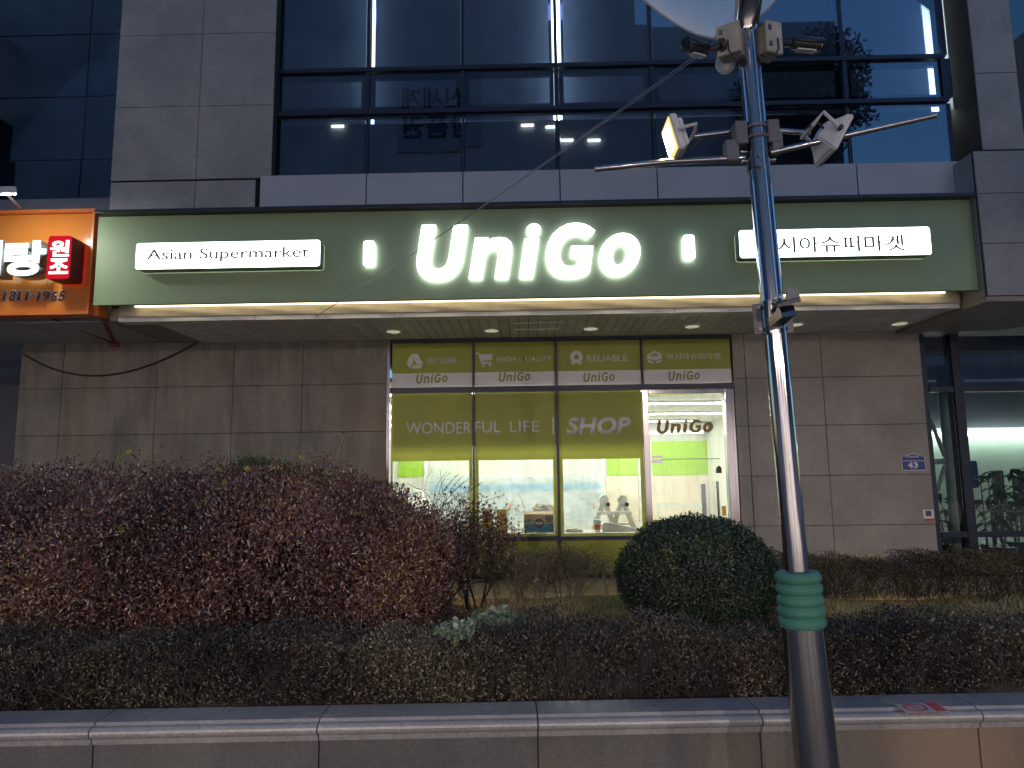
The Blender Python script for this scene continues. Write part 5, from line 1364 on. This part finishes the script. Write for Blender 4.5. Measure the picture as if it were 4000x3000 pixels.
# ---- ornamental cabbages
M['cab'] = leafmat('cabbage_leaf', [(0.0, (0.12, 0.17, 0.11)), (0.6, (0.26, 0.33, 0.24)), (1.0, (0.46, 0.50, 0.42))], 0.5, 0.25)
def cabbage(label, c, r):
    t = thing('ornamental_cabbage', label, 'cabbage', c)
    n = 420; d = unit(rng.normal(0, 1, (n, 3))); d[:, 2] = np.abs(d[:, 2])
    p = np.array(c) + np.array((0, 0, 0.03)) + d * np.array((r, r, r * 0.62)) * rng.uniform(0.45, 1.0, (n, 1)) * (1 + 0.15 * np.sin(6 * d[:, :1] + 4 * d[:, 1:2]))
    o = leaves('leaf_rosette', p, d, rng.uniform(0.25, 0.5, n) * r, rng.uniform(0.25, 0.45, n) * r, M['cab'], t, None, up=0.3, wild=0.5, fold=0.45)
    tube('stalk', [Vector(c) - Vector((0, 0, 0.08)), Vector(c) + Vector((0, 0, 0.06))], 0.02, 'twig', t, 8)
p = atY(1945, 2400, 4.35); cabbage('pale green ornamental cabbage growing behind the clipped hedge', (p.x, 4.35, 0.53), 0.17)
p = atY(1770, 2475, 3.62); cabbage('small pale cabbage leaves half buried in the front hedge', (p.x, 3.66, 0.68), 0.085)

# ---- lawn and litter
n = 110000
gx_ = rng.uniform(-1.0, 6.0, n); gy_ = rng.uniform(4.1, 6.5, n)
cl = np.sin(3 * gx_ + 2 * gy_) + np.sin(7.3 * gx_ - 5 * gy_) * 0.7 + rng.normal(0, 0.6, n)
kp = cl > -1.0; gx_, gy_, cl = gx_[kp], gy_[kp], cl[kp]
gz_ = np.array([soil_z(a, b) for a, b in zip(gx_, gy_)])
gP = np.stack([gx_, gy_, gz_ - 0.004], 1)
M['grass'] = leafmat('winter_grass', [(0.0, (0.52, 0.41, 0.22)), (0.45, (0.40, 0.32, 0.15)), (0.75, (0.20, 0.23, 0.09)), (1.0, (0.11, 0.18, 0.06))], 0.6, 0.25)
o = leaves('grass', gP, np.tile([0, 0, 1.0], (len(gP), 1)), rng.uniform(0.02, 0.055, len(gP)), rng.uniform(0.003, 0.006, len(gP)), M['grass'], None, np.clip(0.42 + 0.16 * cl + rng.normal(0, 0.15, len(gP)), 0, 1), up=0.3, wild=0.8, lie=0.8)
tag(o, 'patchy winter grass, straw coloured and green, behind the hedge', 'grass')
n = 1500; lx_, ly_ = rng.uniform(-3.5, 4.5, n), rng.uniform(3.5, 6.7, n)
lp = np.stack([lx_, ly_, np.array([soil_z(a, b) + 0.006 for a, b in zip(lx_, ly_)])], 1)
o = leaves('fallen_leaves', lp, np.tile([0, 0, 1.0], (n, 1)), rng.uniform(0.025, 0.05, n), rng.uniform(0.012, 0.025, n), M['dry'], None, None, up=-0.3, wild=1.2); tag(o, 'dry brown fallen leaves scattered over the planter soil', 'leaves')
for i, (a, b) in enumerate(((2125, 2335), (2175, 2345), (2075, 2350))):
    p = gp(a, b); lump('paper_scrap', (p[0], p[1], p[2] + 0.02), 0.022, 0.016, 0.010, 'paper', 'small crumpled white paper scrap lying under the twiggy shrubs', 'litter', group='paper scraps under the shrubs')
p = atZ(2530, 2728, 0.455)
# cardboard put down behind the brown hedge
c = atY(3248, 2180, 6.95)
t = thing('cardboard_tray', 'open pale cardboard box standing behind the brown hedge', 'box', (c.x, 6.95, 0.336))
for nm, cc_, ex, ey, ez in (('side', (0, -0.15, 0.15), (0.17, 0, 0), (0, 0.003, 0), (0, 0, 0.15)), ('side', (0, 0.15, 0.15), (0.17, 0, 0), (0, 0.003, 0), (0, 0, 0.15)), ('side', (-0.17, 0, 0.15), (0.003, 0, 0), (0, 0.145, 0), (0, 0, 0.15)), ('side', (0.17, 0, 0.15), (0.003, 0, 0), (0, 0.145, 0), (0, 0, 0.15)), ('flap', (-0.02, -0.05, 0.34), (0.15, 0, 0), (0, 0.1, 0.03), (0, -0.001, 0.003))):
    obox(nm, Vector((c.x, 6.95, 0.336)) + Vector(cc_), ex, ey, ez, 'card', t)
a, b = X_(3305, 2185, 7.1), X_(3475, 2185, 7.1); zt = Z_(3400, 2175, 7.1)
t = thing('board_sheet', 'flat brown board leaning behind the brown hedge', 'board', ((a + b) / 2, 7.1, 0.336)); obox('board', ((a + b) / 2, 7.1, (0.336 + zt) / 2), ((b - a) / 2, 0, 0), (0, 0.01, 0), (0, 0.08, (zt - 0.336) / 2), 'card', t)
obox('edge_strip', ((a + b) / 2, 7.18, zt + 0.006), ((b - a) / 2 + 0.01, 0, 0), (0, 0.016, 0), (0, 0, 0.006), 'card', t)
# plants inside the lobby
M['palm'] = leafmat('palm_leaf', [(0.0, (0.03, 0.07, 0.03)), (0.6, (0.07, 0.15, 0.06)), (1.0, (0.14, 0.24, 0.10))], 0.4, 0.3)
for k, (px_, Y, H, nl) in enumerate(((3870, 8.9, 1.05, 16), (3960, 9.2, 1.15, 16), (3905, 8.6, 0.5, 12), (3700, 9.0, 0.75, 9), (4040, 9.0, 1.2, 14))):
    xx = X_(px_, 2000, Y); t = thing('lobby_plant', 'potted broad leaved plant standing behind the lobby glass', 'plant', (xx, Y, 0.34), 'lobby plants')
    tube('pot', [(xx, Y, 0.341), (xx, Y, 0.56)], [0.11, 0.15], 'iron', t, 18)
    sg = [(xx + rng.normal(0, 0.04), Y, 0.55, xx + rng.normal(0, 0.1), Y + rng.normal(0, 0.1), 0.55 + H * 0.8, 0.014, 0.007) for _ in range(4)]; twigs('stems', sg, 'twig', t)
    bm = bmesh.new(); vals = []
    for i in range(nl * 2):
        s_ = sg[i % 4]; u = rng.uniform(0.35, 1.0); q = Vector(s_[:3]).lerp(Vector(s_[3:6]), u); a = rng.uniform(0, 2 * pi); L = rng.uniform(0.22, 0.4)
        hd = Vector((cos(a), sin(a), 0)); sd = Vector((-sin(a), cos(a), 0)); prev = None; vv = rng.random()
        for w in range(6):
            f = w / 5; cpt = q + hd * L * f + Vector((0, 0, L * (0.7 * f - 0.9 * f * f))); ww = 0.045 * sin(pi * (0.08 + 0.9 * f))
            cur = (bm.verts.new(cpt + sd * ww), bm.verts.new(cpt - sd * ww)); vals += [vv, vv]
            if prev: bm.faces.new((prev[0], prev[1], cur[1], cur[0]))
            prev = cur
    me = bm2me(bm, 'foliage', True); at_ = me.attributes.new('rnd', 'FLOAT', 'POINT'); at_.data.foreach_set('value', vals); link('foliage', me, M['palm'], t)['kind'] = 'stuff'

# ================================================================== ACROSS THE STREET (partly seen mirrored in glass and mast, partly added for the light)
YOP = -16.0; YV = 2 * YG - YOP         # mirror image depth
OB = thing('opposite_building', 'dark office block across the street mirrored in the upper windows', 'building', (-8, YOP, 0))
ztop_ = Z_(1600, 120, YV)
box('wall', -40, X_(3270, 240, YV), YOP - 10, YOP, 0, ztop_, 'oppw', OB)
box('horizon_block_wing', X_(3270, 240, YV) + 0.1, 60, YOP - 10, YOP - 3, 0, 8.5, 'oppw', OB)  # wing added to keep the bright horizon out of the lobby glass
box('tower', -40, X_(2500, 100, YV), YOP - 9.9, YOP - 0.2, ztop_ + 0.01, ztop_ + 14, 'oppw', OB)
a, b, c, e = rect(800, 640 * 0.5, 1030, 330, YV) if False else (X_(1560, 420, YV), X_(1900, 420, YV), Z_(1730, 600, YV), Z_(1730, 290, YV))
box('sign_board', a, b, YOP + 0.02, YOP + 0.12, c, e, 'oppsign', OB)
for word, q in (('신세계', (1585, 345, 1825, 432)), ('상품권', (1580, 460, 1850, 550))):
    lettering('sign_letters', word, rect(*q, YV), YOP + 0.16, 'black', OB, 0.03, offset=0.02, flip=True, face=1)
for px_, py_ in ((1312, 480), (2080, 512), (2175, 518), (2225, 522), (2330, 522)):
    p = atY(px_, py_, YV); tube('lit_tube', [(p.x - 0.28, YOP + 0.1, p.z), (p.x + 0.28, YOP + 0.1, p.z)], 0.06, 'litwin', OB, 6)
LW = [emis('fill_shop_glow_%d' % i, c, v) for i, (c, v) in enumerate((((1, 0.75, 0.45), 0.5), ((0.9, 1, 0.95), 0.35), ((1, 0.85, 0.65), 0.25), ((1, 0.9, 0.75), 0.15)))]
xx = -30.0  # assumed lit shop windows, added for fill light and streaks on the mast
while xx < 34:
    w = random.uniform(1.2, 3.2); x1 = xx + w
    if random.random() < 0.7 and xx < 5:
        yq = YOP if x1 < X_(3270, 240, YV) else YOP - 3
        wn_ = box('fill_shop_window', xx, x1 - 0.2, yq + 0.02, yq + 0.06, 0.6, random.uniform(2.2, 2.9), LW[random.randrange(4)], OB)
        box('window_frame', xx - 0.08, xx, yq + 0.02, yq + 0.1, 0.4, 3.0, 'frame', wn_)
    xx = x1 + random.uniform(0.3, 1.6)
for sx_ in (-1, 1):  # unseen blocks added to keep bright sky off the mast and facade
    t = thing('sky_block_building', 'plain dark building added out of view to block the sky', 'building', (sx_ * 30, -6, 0), 'added buildings beside the plaza')
    box('wall', sx_ * 24, sx_ * 36, -18, 5, 0, 22, 'oppw', t)
    for k in range(6): box('window', sx_ * 23.9, sx_ * 23.97, -16 + k * 3, -14.6 + k * 3, 4, 18, 'frame', t)
# assumed street lamps behind the camera, number and strength raised as fill light
for x, y in ((-10.5, -13.0), (-3.6, -13.6), (3.9, -13.4), (11, -13.0)):
    t = thing('fill_street_lamp', 'assumed warm street lamp on a slim post added behind the viewer as fill light', 'street lamp', (x, y, 0), 'added fill street lamps')
    tube('post', [(x, y, 0), (x, y, 4.25)], [0.07, 0.04], 'iron', t, 12); tube('arm', [(x, y, 4.2), (x, y + 0.25, 4.4), (x, y + 0.7, 4.45)], 0.03, 'iron', t, 8)
    box('head', x - 0.12, x + 0.12, y + 0.55, y + 1.05, 4.45, 4.53, 'iron', t); bm = bmesh.new(); bm.faces.new([bm.verts.new(p) for p in ((x - 0.10, y + 0.58, 4.446), (x - 0.10, y + 1.02, 4.446), (x + 0.10, y + 1.02, 4.446), (x + 0.10, y + 0.58, 4.446))]); link('lens', bm2me(bm, 'lens'), 'lamp', t)
    bm = bmesh.new()
    for a_ in ((x - 0.12, x - 0.11, y + 0.55, y + 1.05), (x + 0.11, x + 0.12, y + 0.55, y + 1.05), (x - 0.109, x + 0.109, y + 0.55, y + 0.56), (x - 0.109, x + 0.109, y + 1.04, y + 1.05)): bm_box(bm, *a_, 4.44, 4.449)
    link('rim', bm2me(bm, 'rim'), 'iron', t)
# street tree
t = thing('street_tree', 'dark street tree across the road mirrored in the right windows', 'tree', (X_(1760, 400, YV), YOP + 2, 0))
tx = X_(1760, 300, YV - 2); tz = Z_(3200, 380, YV - 2)
tx = X_(3130, 300, YV - 2)
t.location = (tx, YOP + 2, 0)
tube('trunk', [(tx, YOP + 2, 0), (tx + 0.1, YOP + 2, tz * 0.7)], [0.22, 0.12], 'bark', t, 10)
n = 16000; d = unit(rng.normal(0, 1, (n, 3))); s = rng.random(n) ** 0.4 * (1 + 0.25 * np.sin(4 * d[:, 0] + 5 * d[:, 2]) * np.sin(5 * d[:, 1] + 1))
leaves('crown', np.array((tx, YOP + 2, tz)) + d * s[:, None] * np.array((2.6, 1.8, 2.6)), d, rng.uniform(0.15, 0.3, n), rng.uniform(0.1, 0.16, n), M['box_l'], t)
